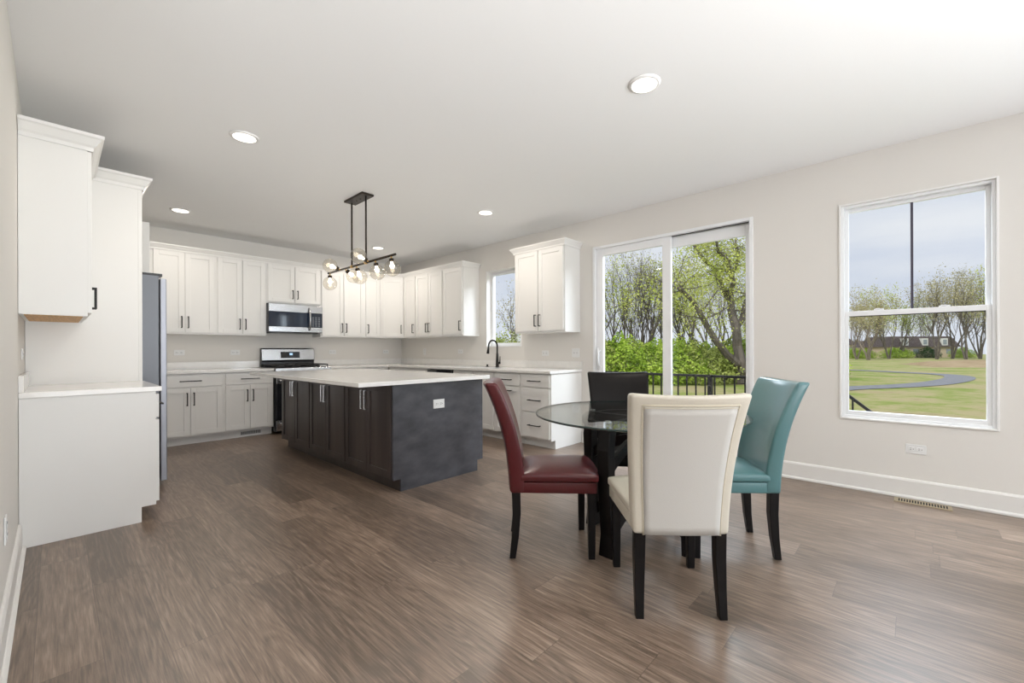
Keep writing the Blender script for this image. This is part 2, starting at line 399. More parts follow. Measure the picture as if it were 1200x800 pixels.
def pair(w, g=.012, e=.018):
    return [(e, w/2-g/2, 1), (w/2+g/2, w-e, -1)]
def base_cab(label, loc, rz, w, kind, dep=.61, mk='cab', hm='blackmetal', group='white base cabinets'):
    t = thing('base_cabinet', label, 'cabinet', loc, rz, group)
    body(t, w, dep, 0, .876, M[mk], toe=True)
    e = .018; top = .862
    if kind in ('drawer_doors', 'drawer_door'):
        d = slab(t, e, w-e, .718, top, -dep, M[mk]); bar_pull(d, w/2, -dep-.019, .79, .22 if w > .5 else .19, False, M[hm])
        zt = .702
    else: zt = top
    if kind in ('drawer_doors', 'doors'):
        for (a, b, hs) in pair(w):
            dr = shaker(t, a, b, .122, zt, -dep, M[mk]); bar_pull(dr, (b-.028) if hs > 0 else (a+.028), -dep-.019, zt-.055-.08, .16, True, M[hm])
    if kind in ('drawer_door', 'left_door'):
        dr = shaker(t, e, w-e, .122, zt, -dep, M[mk])
        if kind == 'left_door': bar_pull(dr, w-e-.03, -dep-.019, zt-.13, .16, True, M[hm])
        else: bar_pull(dr, w/2, -dep-.019, .655, .19, False, M[hm])
    if kind == 'drawers':
        for (a, b) in ((.718, top), (.425, .702), (.122, .409)):
            d = slab(t, e, w-e, a, b, -dep, M[mk]); bar_pull(d, w/2, -dep-.019, (a+b)/2 + (.0 if b > .8 else .0), .19, False, M[hm])
    return t
UZ0, UZ1 = 1.378, 2.440
# back wall uppers
upper_cab('white two-door upper cabinet at the left end of the stove wall, beside the refrigerator', (.775, D-.002, 0), 0, .680, UZ0, UZ1, [(.04, .340, 1), (.352, .660, -1)])
upper_cab('white two-door upper cabinet immediately left of the microwave', (1.455, D-.002, 0), 0, .605, UZ0, UZ1, pair(.605))
upper_cab('short white two-door upper cabinet directly above the microwave', (2.06, D-.002, 0), 0, .76, 1.858, UZ1, pair(.76), hl=.13)
upper_cab('white two-door upper cabinet immediately right of the microwave', (2.82, D-.002, 0), 0, .735, UZ0, UZ1, pair(.735))
upper_cab('narrow white one-door upper cabinet left of the diagonal corner cabinet', (3.555, D-.002, 0), 0, .292, UZ0, UZ1, [(.018, .276, -1)])
# diagonal corner cabinet
t = thing('corner_cabinet', 'white diagonal one-door upper cabinet filling the kitchen corner', 'cabinet', (W-.002, D-.002, 0), 0, 'white upper cabinets')
m = MB().prism([(0, 0), (-.61, 0), (-.61, -.315), (-.315, -.61), (0, -.61)], 'z', UZ0, UZ1); m.build('body', M['cab'], t, bevel=.001)
dl = .295*math.sqrt(2)
dr = shaker(t, .012, dl-.012, UZ0+.022, UZ1-.022, 0, M['cab']); dr.location = (-.61, -.315, 0); dr.rotation_euler = (0, 0, -PI/4)
bar_pull(dr, dl-.045, -.019, UZ0+.022+.055+.075, .15, True, M['blackmetal'])
# right wall uppers
R9 = -PI/2
upper_cab('narrow white one-door upper cabinet right of the diagonal corner cabinet', (W-.002, 6.605, 0), R9, .365, UZ0, UZ1, [(.018, .350, 1)])
upper_cab('white two-door upper cabinet on the window wall between two single-door cabinets', (W-.002, 6.24, 0), R9, .755, UZ0, UZ1, pair(.755))
upper_cab('white one-door upper cabinet at the end of the run, nearest the kitchen window', (W-.002, 5.485, 0), R9, .497, UZ0, UZ1, [(.018, .478, 1)])
upper_cab('separate white two-door upper cabinet between the kitchen window and the sliding door', (W-.002, 3.920, 0), R9, .830, UZ0, UZ1, pair(.83))
CROWN = [(0, -.02), (.008, -.02), (.010, .004), (.022, .016), (.044, .052), (.056, .060), (.058, .078), (0, .078)]
def crown(path, z, label, name='crown_moulding', prof=CROWN):
    return tag(MB().sweep(path, prof, z).build(name, M['cab']), label, 'moulding', 'white crown mouldings on the cabinets')
fd = .336
CROWN_S = [(0, -.02), (.006, -.02), (.008, 0), (.016, .010), (.034, .036), (.042, .042), (.044, .056), (0, .056)]
# travel so that outward is on the right hand: from window-wall end round to the left end reversed
crown([(W-.618+.618-.004, 4.984), (W-fd, 4.984), (W-fd, D-.618), (W-.618, D-fd), (.771, D-fd), (.771, D-.004)][::-1], UZ1,
      'white crown moulding running round the corner above the long row of uppers', prof=[(o, u) for o, u in CROWN_S])
crown([(W-.004, 3.924), (W-fd, 3.924), (W-fd, 3.086), (W-.004, 3.086)], UZ1, 'white crown moulding on the separate upper cabinet beside the sliding door', prof=CROWN_S)
# left wall group
L9 = PI/2
YL = 3.86
t = upper_cab('tall white upper cabinet on the left wall, seen from its side, wooden underside', (L+.002, YL, 0), L9, .838, 1.378, 2.445, [(.006, .413, 1), (.424, .83, -1)], dep=.285, wood=True, group=None)
crown([(L+.004, YL-.001), (L+.306, YL-.001), (L+.306, 4.69)], 2.445, 'white crown moulding on the left wall upper cabinet nearest the camera')
t = thing('base_cabinet', 'white base cabinet against the left wall, its plain side facing the camera', 'cabinet', (L+.002, YL, 0), L9)
body(t, .836, .612, 0, .880, M['cab'], toe=True)
d = slab(t, .012, .41, .70, .862, -.612, M['cab']); bar_pull(d, .21, -.631, .78, .16, False, M['blackmetal'])
d = slab(t, .428, .826, .70, .862, -.612, M['cab']); bar_pull(d, .63, -.631, .78, .16, False, M['blackmetal'])
for a, b, hs in ((.012, .41, 1), (.428, .826, -1)):
    dr = shaker(t, a, b, .122, .684, -.612, M['cab']); bar_pull(dr, (b-.028) if hs > 0 else (a+.028), -.631, .55, .16, True, M['blackmetal'])
tag(MB().box(L+.001, L+.645, YL-.012, 4.698, .881, .914, bev=.003).build('countertop', M['quartz']), 'white quartz countertop on the left wall base cabinet in front of the tall panel', 'countertop')
tag(MB().box(L+.001, L+.022, YL-.012, 4.698, .915, 1.015, bev=.002).build('backsplash', M['quartz']), 'short white backsplash strip on the left wall counter', 'backsplash')
# fridge surround
t = thing('refrigerator_surround', 'tall white panels enclosing the refrigerator behind the left counter', 'panel', (L, 4.70, 0), 0)
MB().box(.002, .608, 0, .02, 0, 2.50).build('near_panel', M['cab'], t, bevel=.001)
MB().box(.608, .633, -.0005, .028, 0, 2.50).build('stile', M['cab'], t, bevel=.002)
MB().box(.002, .79, .962, .982, 0, 2.45).build('far_panel', M['cab'], t, bevel=.001)
crown([(L+.004, 4.698), (L+.636, 4.698), (L+.636, 5.655)], 2.505, 'white crown moulding on top of the tall refrigerator panel')
t = upper_cab('short deep white cabinet above the refrigerator', (L+.002, 4.732, 0), L9, .925, 1.87, 2.50, [(.01, .457, 1), (.468, .915, -1)], dep=.612, group=None, hl=.12)
t = thing('refrigerator', 'tall stainless refrigerator with grey side in its white surround', 'refrigerator', (L+.03, 4.745, 0), L9)
MB().box(.005, .895, -.715, 0, .02, 1.80, bev=.004).build('body', M['fridge'], t)
MB().box(0, .446, -.765, -.722, .05, 1.78, bev=.006).build('door', M['fridge_door'], t)
MB().box(.452, .90, -.765, -.722, .05, 1.78, bev=.006).build('door', M['fridge_door'], t)
for x in (.41, .49): MB().tube([(x, -.765, .75), (x, -.80, .77), (x, -.80, 1.53), (x, -.765, 1.55)], .009).build('handle', M['steel'], t, smooth=True)
for a in (.03, .74): MB().box(a, a+.13, -.74, -.58, 1.80, 1.822).build('hinge_cover', M['blkenamel'], t)
# back wall base run
base_cab('white base cabinet with drawer and two doors, leftmost in the stove wall', (.775, D-.002, 0), 0, .700, 'drawer_doors')
base_cab('white base cabinet with drawer and two doors touching the left side of the range', (1.475, D-.002, 0), 0, .580, 'drawer_doors')
base_cab('white base cabinet in the left corner behind the refrigerator', (L+.01, D-.002, 0), 0, .905, 'left_door')
base_cab('white base cabinet right of the range, hidden behind the island', (2.83, D-.002, 0), 0, .99, 'drawer_doors')
# window wall base run
base_cab('white three-drawer base cabinet at the near end of the sink run', (W-.002, 3.535, 0), R9, .462, 'drawers')
base_cab('white base cabinet with one drawer and one door between sink cabinet and three-drawer unit', (W-.002, 4.005, 0), R9, .468, 'drawer_door')
base_cab('white sink base cabinet with two full-height doors under the faucet', (W-.002, 4.86, 0), R9, .853, 'doors')
base_cab('white base cabinet between the dishwasher and the corner', (W-.002, 6.60, 0), R9, 1.11, 'drawer_doors')
t = thing('dishwasher', 'built-in dishwasher with a black control strip, left of the sink cabinet', 'dishwasher', (W, 5.485, 0), R9)
MB().box(.005, .615, -.57, -.02, .1, .872).build('body', M['blkenamel'], t)
MB().box(.008, .612, -.632, -.575, .11, .80, bev=.004).build('door', M['steel'], t)
MB().box(.008, .612, -.630, -.575, .806, .868, bev=.003).build('control_panel', M['blkgloss'], t)
MB().tube([(.08, -.632, .76), (.08, -.665, .76), (.54, -.665, .76), (.54, -.632, .76)], .008).build('handle', M['steel'], t, smooth=True)
# countertops and backsplashes
m = MB().box(L+.005, 2.056, D-.648, D-.001, .881, .914, bev=.002)
tag(m.build('countertop', M['quartz']), 'white quartz countertop left of the range', 'countertop')
m = MB().prism([(2.824, D-.648), (W-.648, D-.648), (W-.648, 3.060), (W-.002, 3.060), (W-.002, D-.001), (2.824, D-.001)], 'z', .881, .914)
tag(m.build('countertop', M['quartz'], bevel=.003), 'long L-shaped white quartz countertop with the sink, under the kitchen window', 'countertop')
tag(MB().box(L+.005, 2.056, D-.021, D-.001, .915, 1.012, bev=.002).build('backsplash', M['quartz']), 'low white backsplash strip on the wall left of the range', 'backsplash')
m = MB().prism([(2.824, D-.001), (2.824, D-.021), (W-.021, D-.021), (W-.021, 3.060), (W-.001, 3.060), (W-.001, D-.001)], 'z', .915, 1.012)
tag(m.build('backsplash', M['quartz'], bevel=.002), 'low white backsplash strip turning the corner and running to the sliding door end', 'backsplash')
# toe-kick vent grille
t = thing('toe_kick_vent', 'white slotted vent grille in the toe kick below the cabinet left of the range', 'vent', (1.80, D-.536, .012), 0)
MB().box(-.135, .135, -.006, -.001, 0, .078).build('grille_frame', M['plate'], t, bevel=.001)
m = MB()
for k in range(12): m.box(-.118+k*.0198, -.118+k*.0198+.013, -.0075, -.0055, .018, .060)
m.build('slots', M['slot'], t)

# ------------------------------------------------------------------ range and microwave
t = thing('gas_range', 'stainless gas range with black cooktop against the back wall', 'range', (2.062, D-.012, 0), 0)
MB().box(.002, .756, -.640, 0, .03, .905).build('body', M['blkenamel'], t, bevel=.002)
MB().box(0, .758, -.675, -.04, .905, .922, bev=.004).build('cooktop', M['blkenamel'], t)
m = MB().prism([(-.645, .80), (-.690, .812), (-.680, .915), (-.645, .922)], 'x', 0, .758); m.build('control_panel', M['steel'], t, bevel=.002)
MB().box(.01, .748, -.675, -.645, .20, .79, bev=.004).build('oven_door', M['blkgloss'], t)
MB().box(.01, .748, -.678, -.645, .70, .79, bev=.004).build('door_top_trim', M['steel'], t)
MB().box(.01, .748, -.675, -.645, .04, .185, bev=.004).build('storage_drawer', M['steel'], t)
MB().tube([(.05, -.675, .745), (.05, -.725, .745), (.708, -.725, .745), (.708, -.675, .745)], .013, 12).build('oven_handle', M['steel'], t, smooth=True)
MB().tube([(.05, -.675, .15), (.05, -.715, .15), (.708, -.715, .15), (.708, -.675, .15)], .012, 12).build('drawer_handle', M['steel'], t, smooth=True)
for x in (.085, .185, .36, .565, .67):
    k = MB().lathe([(0, 0), (.024, 0), (.024, .010), (.019, .014), (.017, .038), (0, .040)], 20, (x, -.683, .862), Matrix.Rotation(PI/2+.1, 4, 'X')); k.build('knob', M['steel'], t, smooth=True)
m = MB()
for x0 in (.02, .265, .51):
    x1 = x0+.228
    for yy in (-.625, -.36, -.11): m.box(x0, x1, yy-.006, yy+.006, .948, .962)
    for xx in (x0, x0+.11, x1-.012): m.box(xx, xx+.012, -.631, -.104, .948, .962)
    for xx in (x0, x1-.012):
        for yy in (-.631, -.116): m.box(xx, xx+.012, yy, yy+.012, .92, .95)
m.build('grates', M['castiron'], t, bevel=.001)
for (x, y, r) in ((.13, -.50, .045), (.13, -.22, .035), (.38, -.36, .05), (.625, -.50, .045), (.625, -.22, .035)):
    MB().lathe([(0, .0), (r, 0), (r, .012), (r*.75, .02), (0, .022)], 20, (x, y, .922)).build('burner', M['castiron'], t, smooth=True)
m = MB().prism([(0, .922), (-.055, .922), (-.055, .99), (-.075, 1.02), (-.060, 1.185), (-.045, 1.20), (0, 1.20)], 'x', 0, .758)
m.build('backguard', M['blkenamel'], t, bevel=.002)
m = MB().prism([(-.0765, 1.022), (-.062, 1.183), (-.047, 1.201), (-.044, 1.198), (-.074, 1.022)], 'x', .006, .752); m.build('backguard_face', M['steel'], t)
m = MB().prism([(-.0745, 1.055), (-.0665, 1.145), (-.066, 1.145), (-.072, 1.05)], 'x', .262, .535); bmesh.ops.translate(m.b, verts=m.b.verts, vec=(0, -.003, 0)); m.build('display_panel', M['blkgloss'], t)
m = MB().prism([(-.0715, 1.095), (-.0685, 1.125), (-.068, 1.125), (-.070, 1.095)], 'x', .385, .43); bmesh.ops.translate(m.b, verts=m.b.verts, vec=(0, -.0045, 0)); m.build('clock_display', emit('clock_glow', (.5, .75, 1), .6), t)

t = thing('microwave', 'stainless over-the-range microwave mounted above the stove', 'microwave', (2.062, D-.002, 1.435), 0)
MB().box(.0, .756, -.385, 0, 0, .417).build('body', M['blkenamel'], t, bevel=.002)
MB().box(.002, .754, -.405, -.387, .298, .412, bev=.004).build('top_panel', M['steel'], t)
MB().box(.002, .754, -.405, -.387, .004, .080, bev=.004).build('bottom_trim', M['steel'], t)
MB().box(.002, .565, -.403, -.387, .080, .298, bev=.002).build('door_window', mat('mirror_black_glass', (.008, .016, .035), .05, spec=.6, coat=0), t)
MB().box(.580, .754, -.403, -.387, .080, .298, bev=.002).build('keypad', mat('keypad_glass', (.010, .018, .035), .08, spec=.5, coat=0), t)
MB().box(.563, .582, -.404, -.387, .080, .298).build('door_edge', M['steel'], t)
MB().tube([(.553, -.404, .04), (.556, -.440, .07), (.556, -.450, .21), (.556, -.440, .34), (.553, -.404, .37)], .013, 12).build('handle', M['steel'], t, smooth=True)
MB().box(.06, .70, -.36, -.05, -.012, 0).build('vent_underside', M['blkenamel'], t)
m = MB()
for k in range(6):
    for j in range(3): m.box(.60+j*.045, .625+j*.045, -.4045, -.403, .10+k*.026, .108+k*.026)
m.build('keypad_legends', mat('legend_grey', (.35, .38, .42), .5), t)

# ------------------------------------------------------------------ island
IX0, IX1, IY0, IY1 = 1.832, 2.815, 3.103, 5.615
t = thing('kitchen_island', 'long dark espresso-stained kitchen island with cabinet doors', 'island', (IX0, IY1, 0), R9)
# local: x along -Y (0..2.512), front (west) at local y = -? ; world x = IX0 + (local y) ... R9: (x,y)->(y,-x)
IL = IY1-IY0; ID = IX1-IX0
# body prism with toe recess on both long sides: local y -> world x
b = MB().prism([(.019, .102), (.019, .876), (ID-.019, .876), (ID-.019, .102), (ID-.075, .102), (ID-.075, 0), (.075, 0), (.075, .102)], 'x', .018, IL-.018)
b.build('body', M['island'], t, bevel=.001)
for (a, c) in ((0, .018), (IL-.018, IL)):
    b = MB().prism([(.006, .102), (.006, .879), (ID-.006, .879), (ID-.006, .102), (ID-.075, .102), (ID-.075, 0), (.075, 0), (.075, .102)], 'x', a, c)
    b.build('end_panel', M['islandend'], t, bevel=.001)
for k in range(3):
    x0 = .028 + k*.826; wv = .804
    for (a, c, hs) in ((x0, x0+wv/2-.003, 1), (x0+wv/2+.003, x0+wv, -1)):
        dr = shaker(t, a, c, .112, .866, .019, M['island'])
        hb = bar_pull(dr, (c-.028) if hs > 0 else (a+.028), .0, .73, .17, True, M['chrome'])
        # far side doors
        b = MB(); ring(b, a, c, .112, .866, .057, ID-.019, ID); b.box(a+.057, c-.057, ID-.019, ID-.009, .169, .809)
        b.build('door', M['island'], t, bevel=.0018)
tag(MB().box(1.512, 2.842, 3.030, 5.655, .881, .914, bev=.003).build('island_countertop', M['quartz']), 'large white quartz countertop overhanging the dark island', 'countertop')

# ------------------------------------------------------------------ outlets, registers
def outlet(label, loc, rz, wdt=.115, hgt=.072, kind='outlet', group='white outlet plates above the counters', horizontal=True, root_name='outlet'):
    t = thing(root_name, label, kind, loc, rz, group)
    MB().box(-wdt/2, wdt/2, -.006, -.0005, -hgt/2, hgt/2).build('cover_plate', M['plate'], t, bevel=.002)
    m = MB(); s = MB()
    for x in (-.024, .024):
        if horizontal or wdt > hgt:
            m.box(x-.019, x+.019, -.0085, -.006, -.016, .016)
            s.box(x-.010, x+.000, -.0092, -.0085, .004, .007); s.box(x-.010, x+.000, -.0092, -.0085, -.007, -.004); s.box(x+.007, x+.012, -.0092, -.0085, -.003, .003)
        else:
            m.box(-.016, .016, -.0085, -.006, x-.019, x+.019)
            s.box(-.007, -.004, -.0092, -.0085, x, x+.01); s.box(.004, .007, -.0092, -.0085, x, x+.01)
    m.build('socket', M['plate'], t, bevel=.002); s.build('slots', M['slot'], t)
    return t
outlet('white outlet on the stove wall, leftmost, beside the refrigerator', (1.115, D, 1.14), 0)
outlet('white outlet on the stove wall just left of the range', (1.75, D, 1.14), 0)
outlet('white outlet on the stove wall just right of the range', (3.145, D, 1.14), 0)
outlet('white outlet on the stove wall nearest the kitchen corner', (4.13, D, 1.14), 0)
outlet('white outlet on the window wall nearest the kitchen corner', (W, 6.45, 1.14), R9, wdt=.075, hgt=.115, horizontal=False)
outlet('white outlet on the window wall between corner and kitchen window', (W, 5.45, 1.14), R9)
outlet('wide white outlet plate right of the kitchen window under the separate upper cabinet', (W, 3.66, 1.115), R9)
outlet('white switch plate beside the sliding door above the end of the counter', (W, 3.16, 1.12), R9, wdt=.115, hgt=.115)
outlet('white outlet low on the wall under the large window', (W, -.018, .382), R9, wdt=.118, hgt=.072, group=None)
outlet('white outlet on the dark end panel of the island', (2.288, IY0-.0005, .685), 0, wdt=.118, hgt=.078, group=None)
outlet('white outlet low on the left wall above the baseboard', (L, 2.83, .405), L9, wdt=.072, hgt=.115, group=None, horizontal=False)
outlet('white outlet on the left wall above the short counter', (L, 4.28, 1.14), L9, group=None)
t = thing('floor_register', 'tan metal floor register near the window wall', 'vent', (4.335, -.052, 0), 0)
MB().box(-.057, .057, -.158, .158, .0005, .006).build('frame', M['register'], t, bevel=.002)
m = MB()
for k in range(18): m.box(-.034, .034, -.135+k*.0153, -.135+k*.0153+.0085, .0055, .0068)
m.build('slots', M['dark'], t)

# ------------------------------------------------------------------ faucet and sink
t = thing('kitchen_faucet', 'matte black gooseneck kitchen faucet beneath the kitchen window', 'faucet', (4.30, 4.43, .914), R9)
MB().lathe([(0, 0), (.028, 0), (.028, .008), (.024, .012), (.021, .10), (.016, .20), (.0, .20)], 24).build('base', M['blackmetal'], t, smooth=True)
pts = [(0, 0, .18)] + [(0, 0, .30)]
for k in range(11):
    a = PI*k/10*1.0
    pts.append((-.0 - .0, -(.085-.085*math.cos(a)), .30+.085*math.sin(a)))
pts.append((0, -.174, .265))
MB().tube(pts, .0125, 12).build('spout', M['blackmetal'], t, smooth=True)
MB().tube([(0, -.172, .275), (0, -.178, .235), (0, -.184, .195)], [.0145, .018, .021], 14).build('spray_head', M['blackmetal'], t, smooth=True)
MB().tube([(.015, 0, .06), (.055, 0, .06)], .015, 12).tube([(.05, 0, .06), (.056, 0, .10), (.058, 0, .155)], [.011, .008, .006], 10).build('lever', M['blackmetal'], t, smooth=True)
tag(MB().lathe([(0, 0), (.024, 0), (.024, .006), (.014, .010), (.013, .028), (.018, .034), (0, .036)], 20, (4.30, 4.64, .9141)).build('sink_button', M['blackmetal'], smooth=True), 'small black round button on the counter left of the faucet', 'sink hardware')
m = MB(); ringless = m.box(3.90, 4.23, 4.12, 4.74, .9142, .9148); 
tag(m.build('kitchen_sink', M['sink']), 'undermount kitchen sink opening in front of the black faucet', 'sink')

# ------------------------------------------------------------------ recessed ceiling lights
LPOS = [(2.407, 1.195, 'round ceiling light above the dining table, largest in view'), (.962, 3.70, 'round ceiling light above the left counter, upper left of view'),
        (.967, 6.152, 'round ceiling light near the refrigerator and stove wall'), (3.382, 3.67, 'round ceiling light near the separate upper cabinet'),
        (3.397, 6.155, 'round ceiling light in the kitchen corner, behind the pendant rods')]
def ceiling_light(x, y, label, power, col=(1, .92, .82)):
    t = thing('ceiling_light', label, 'ceiling light', (x, y, H), 0, 'round flush ceiling lights')
    MB().lathe([(.074, -.001), (.096, -.001), (.095, -.006), (.076, -.012), (.074, -.011)], 40).build('trim_ring', M['trim'], t, smooth=True)
    MB().lathe([(0, -.010), (.075, -.010), (.075, -.004), (0, -.004)], 40).build('diffuser', M['led'], t)
    ld = bpy.data.lights.new('light', 'AREA'); ld.shape = 'DISK'; ld.size = .14; ld.energy = power; ld.color = col
    lo = bpy.data.objects.new('lamp', ld); C.objects.link(lo); lo.parent = t; lo.location = (0, 0, -.014)
for i, (x, y, s) in enumerate(LPOS): ceiling_light(x, y, s, (10, 9, 7, 11, 11)[i])

# ------------------------------------------------------------------ pendant over the island
PX, PY, PZ = 2.155, 4.30, 2.060
t = thing('pendant_light', 'dark bronze linear pendant with seven clear glass globes over the island', 'pendant light', (PX, PY, H), 0)
MB().box(-.065, .065, -.20, .20, -.022, -.0005, bev=.004).build('canopy', M['bronze'], t)
for y in (-.04, .04): MB().lathe([(0, -.030), (.006, -.029), (.008, -.022), (0, -.022)], 10, (0, y, 0)).build('screw', M['bronze'], t)
for y in (-.155, .155): MB().tube([(0, y, PZ-H), (0, y, -.02)], .009, 12).build('rod', M['bronze'], t, smooth=True)
MB().tube([(0, -.715, PZ-H), (0, .745, PZ-H)], .011, 12).build('crossbar', M['bronze'], t, smooth=True)
for y in (-.155, .155): MB().tube([(0, y-.02, PZ-H), (0, y+.02, PZ-H)], .016, 12).build('joint', M['brass'], t, smooth=True)
# (y along bar, direction of the arm)
GL = [(.70, (0.0, 0, -1)), (.42, (-1, 0, .25)), (.33, (.75, 0, -.5)), (.06, (.35, 0, -1)), (-.22, (-1, 0, .35)), (-.34, (.15, 0, -.75)), (-.64, (.1, 0, -1))]
for (y, dv) in GL:
    dv = Vector(dv).normalized(); p0 = Vector((0, y, PZ-H)); q = dv.to_track_quat('Z', 'Y').to_matrix().to_4x4()
    a = MB().tube([p0, p0+dv*.035], .008, 10); arm = a.build('arm', M['brass'], t, smooth=True)
    MB().lathe([(0, .03), (.022, .03), (.024, .05), (.018, .058), (0, .06)], 20, p0, q).build('socket', M['bronze'], arm, smooth=True)
    R = .077; c = .045+R
    prof = [(R*math.sin(a), c-R*math.cos(a)) for a in [.28+(PI-.28)*k/22 for k in range(23)]]; prof[-1] = (0, c+R)
    MB().lathe(prof, 32, p0, q).build('globe', M['globe'], arm, smooth=True)
    br = .022; cb = .045+.055
    prof = [(0, .055), (.010, .056), (.012, .066)] + [(br*math.sin(a), cb-br*math.cos(a)) for a in [.6+(PI-.6)*k/10 for k in range(11)]]; prof[-1] = (0, cb+br)
    MB().lathe(prof, 16, p0, q).build('bulb', M['bulb'], arm, smooth=True)

# ------------------------------------------------------------------ dining set
TX, TY, TZ, TR = 2.412, 1.250, .770, .627
t = thing('dining_table', 'round glass-topped dining table on a black crossed wooden base', 'table', (TX, TY, 0), 0)
m = MB(); n = 96
prof_r = [(TR-.006, TZ-.012), (TR, TZ-.008), (TR, TZ-.004), (TR-.005, TZ)]
m.lathe([(0, TZ-.012)] + prof_r + [(0, TZ)], n)
g = m.build('table_top', [M['table_glass'], M['glass_edge']], t)
for p in g.data.polygons:
    if abs(p.normal.z) < .9: p.material_index = 1
for k in range(4):
    a = PI/2*k - .03; ca, sa = math.cos(a), math.sin(a)
    m = MB(); s0, s1 = .036, .036
    def LP(r, w, z): return (ca*r - sa*w, sa*r + ca*w, z)
    secs = [(.330, .040, .745), (.352, .038, .60), (.345, .036, .35), (.318, .040, .12), (.325, .048, 0)]
    rings = []
    for (r, hw, z) in secs: rings.append([m.b.verts.new(LP(r+dr, w, z)) for dr, w in ((-.032, -hw), (.032, -hw), (.032, hw), (-.032, hw))])
    for i in range(len(rings)-1):
        for q in range(4): m.b.faces.new((rings[i][q], rings[i][(q+1) % 4], rings[i+1][(q+1) % 4], rings[i+1][q]))
    m.b.faces.new(rings[0]); m.b.faces.new(rings[-1][::-1])
    m.build('leg', M['wood_blk'], t, bevel=.004)
    m = MB().lathe([(0, TZ-.024), (.016, TZ-.024), (.016, TZ-.0125), (0, TZ-.0125)], 16, LP(.33, 0, 0)); m.build('glass_pad', M['plate'], t)
def arch(zend, zmid, hgt, ang, yoff=0, name='stretcher'):
    m = MB(); n = 14; ca, sa = math.cos(ang), math.sin(ang); top = []; bot = []
    pts_t, pts_b = [], []
    for i in range(n+1):
        x = -.315 + .63*i/n; u = x/.315; z = zend + (zmid-zend)*(1-u*u)
        pts_t.append((x, z+hgt/2)); pts_b.append((x, z-hgt/2))
    poly = pts_t + pts_b[::-1]
    m.prism(poly, 'y', -.016, .016)
    bmesh.ops.transform(m.b, matrix=Matrix.Rotation(ang, 4, 'Z'), verts=m.b.verts)
    return m.build(name, M['wood_blk'], t, bevel=.002)
for k in range(2):
    a = -.03 + k*PI/2
    arch(.095, .23, .075, a, name='stretcher'); arch(.48, .60, .065, a, name='stretcher'); 
    m = MB().box(-.33, .33, -.022, .022, .700, .744); bmesh.ops.transform(m.b, matrix=Matrix.Rotation(a, 4, 'Z'), verts=m.b.verts); m.build('top_rail', M['wood_blk'], t, bevel=.003)
m = MB(); m.lathe([(.300, .705), (.338, .705), (.338, .744), (.300, .744), (.300, .705)], 64); m.build('top_ring', M['wood_blk'], t, bevel=.002)

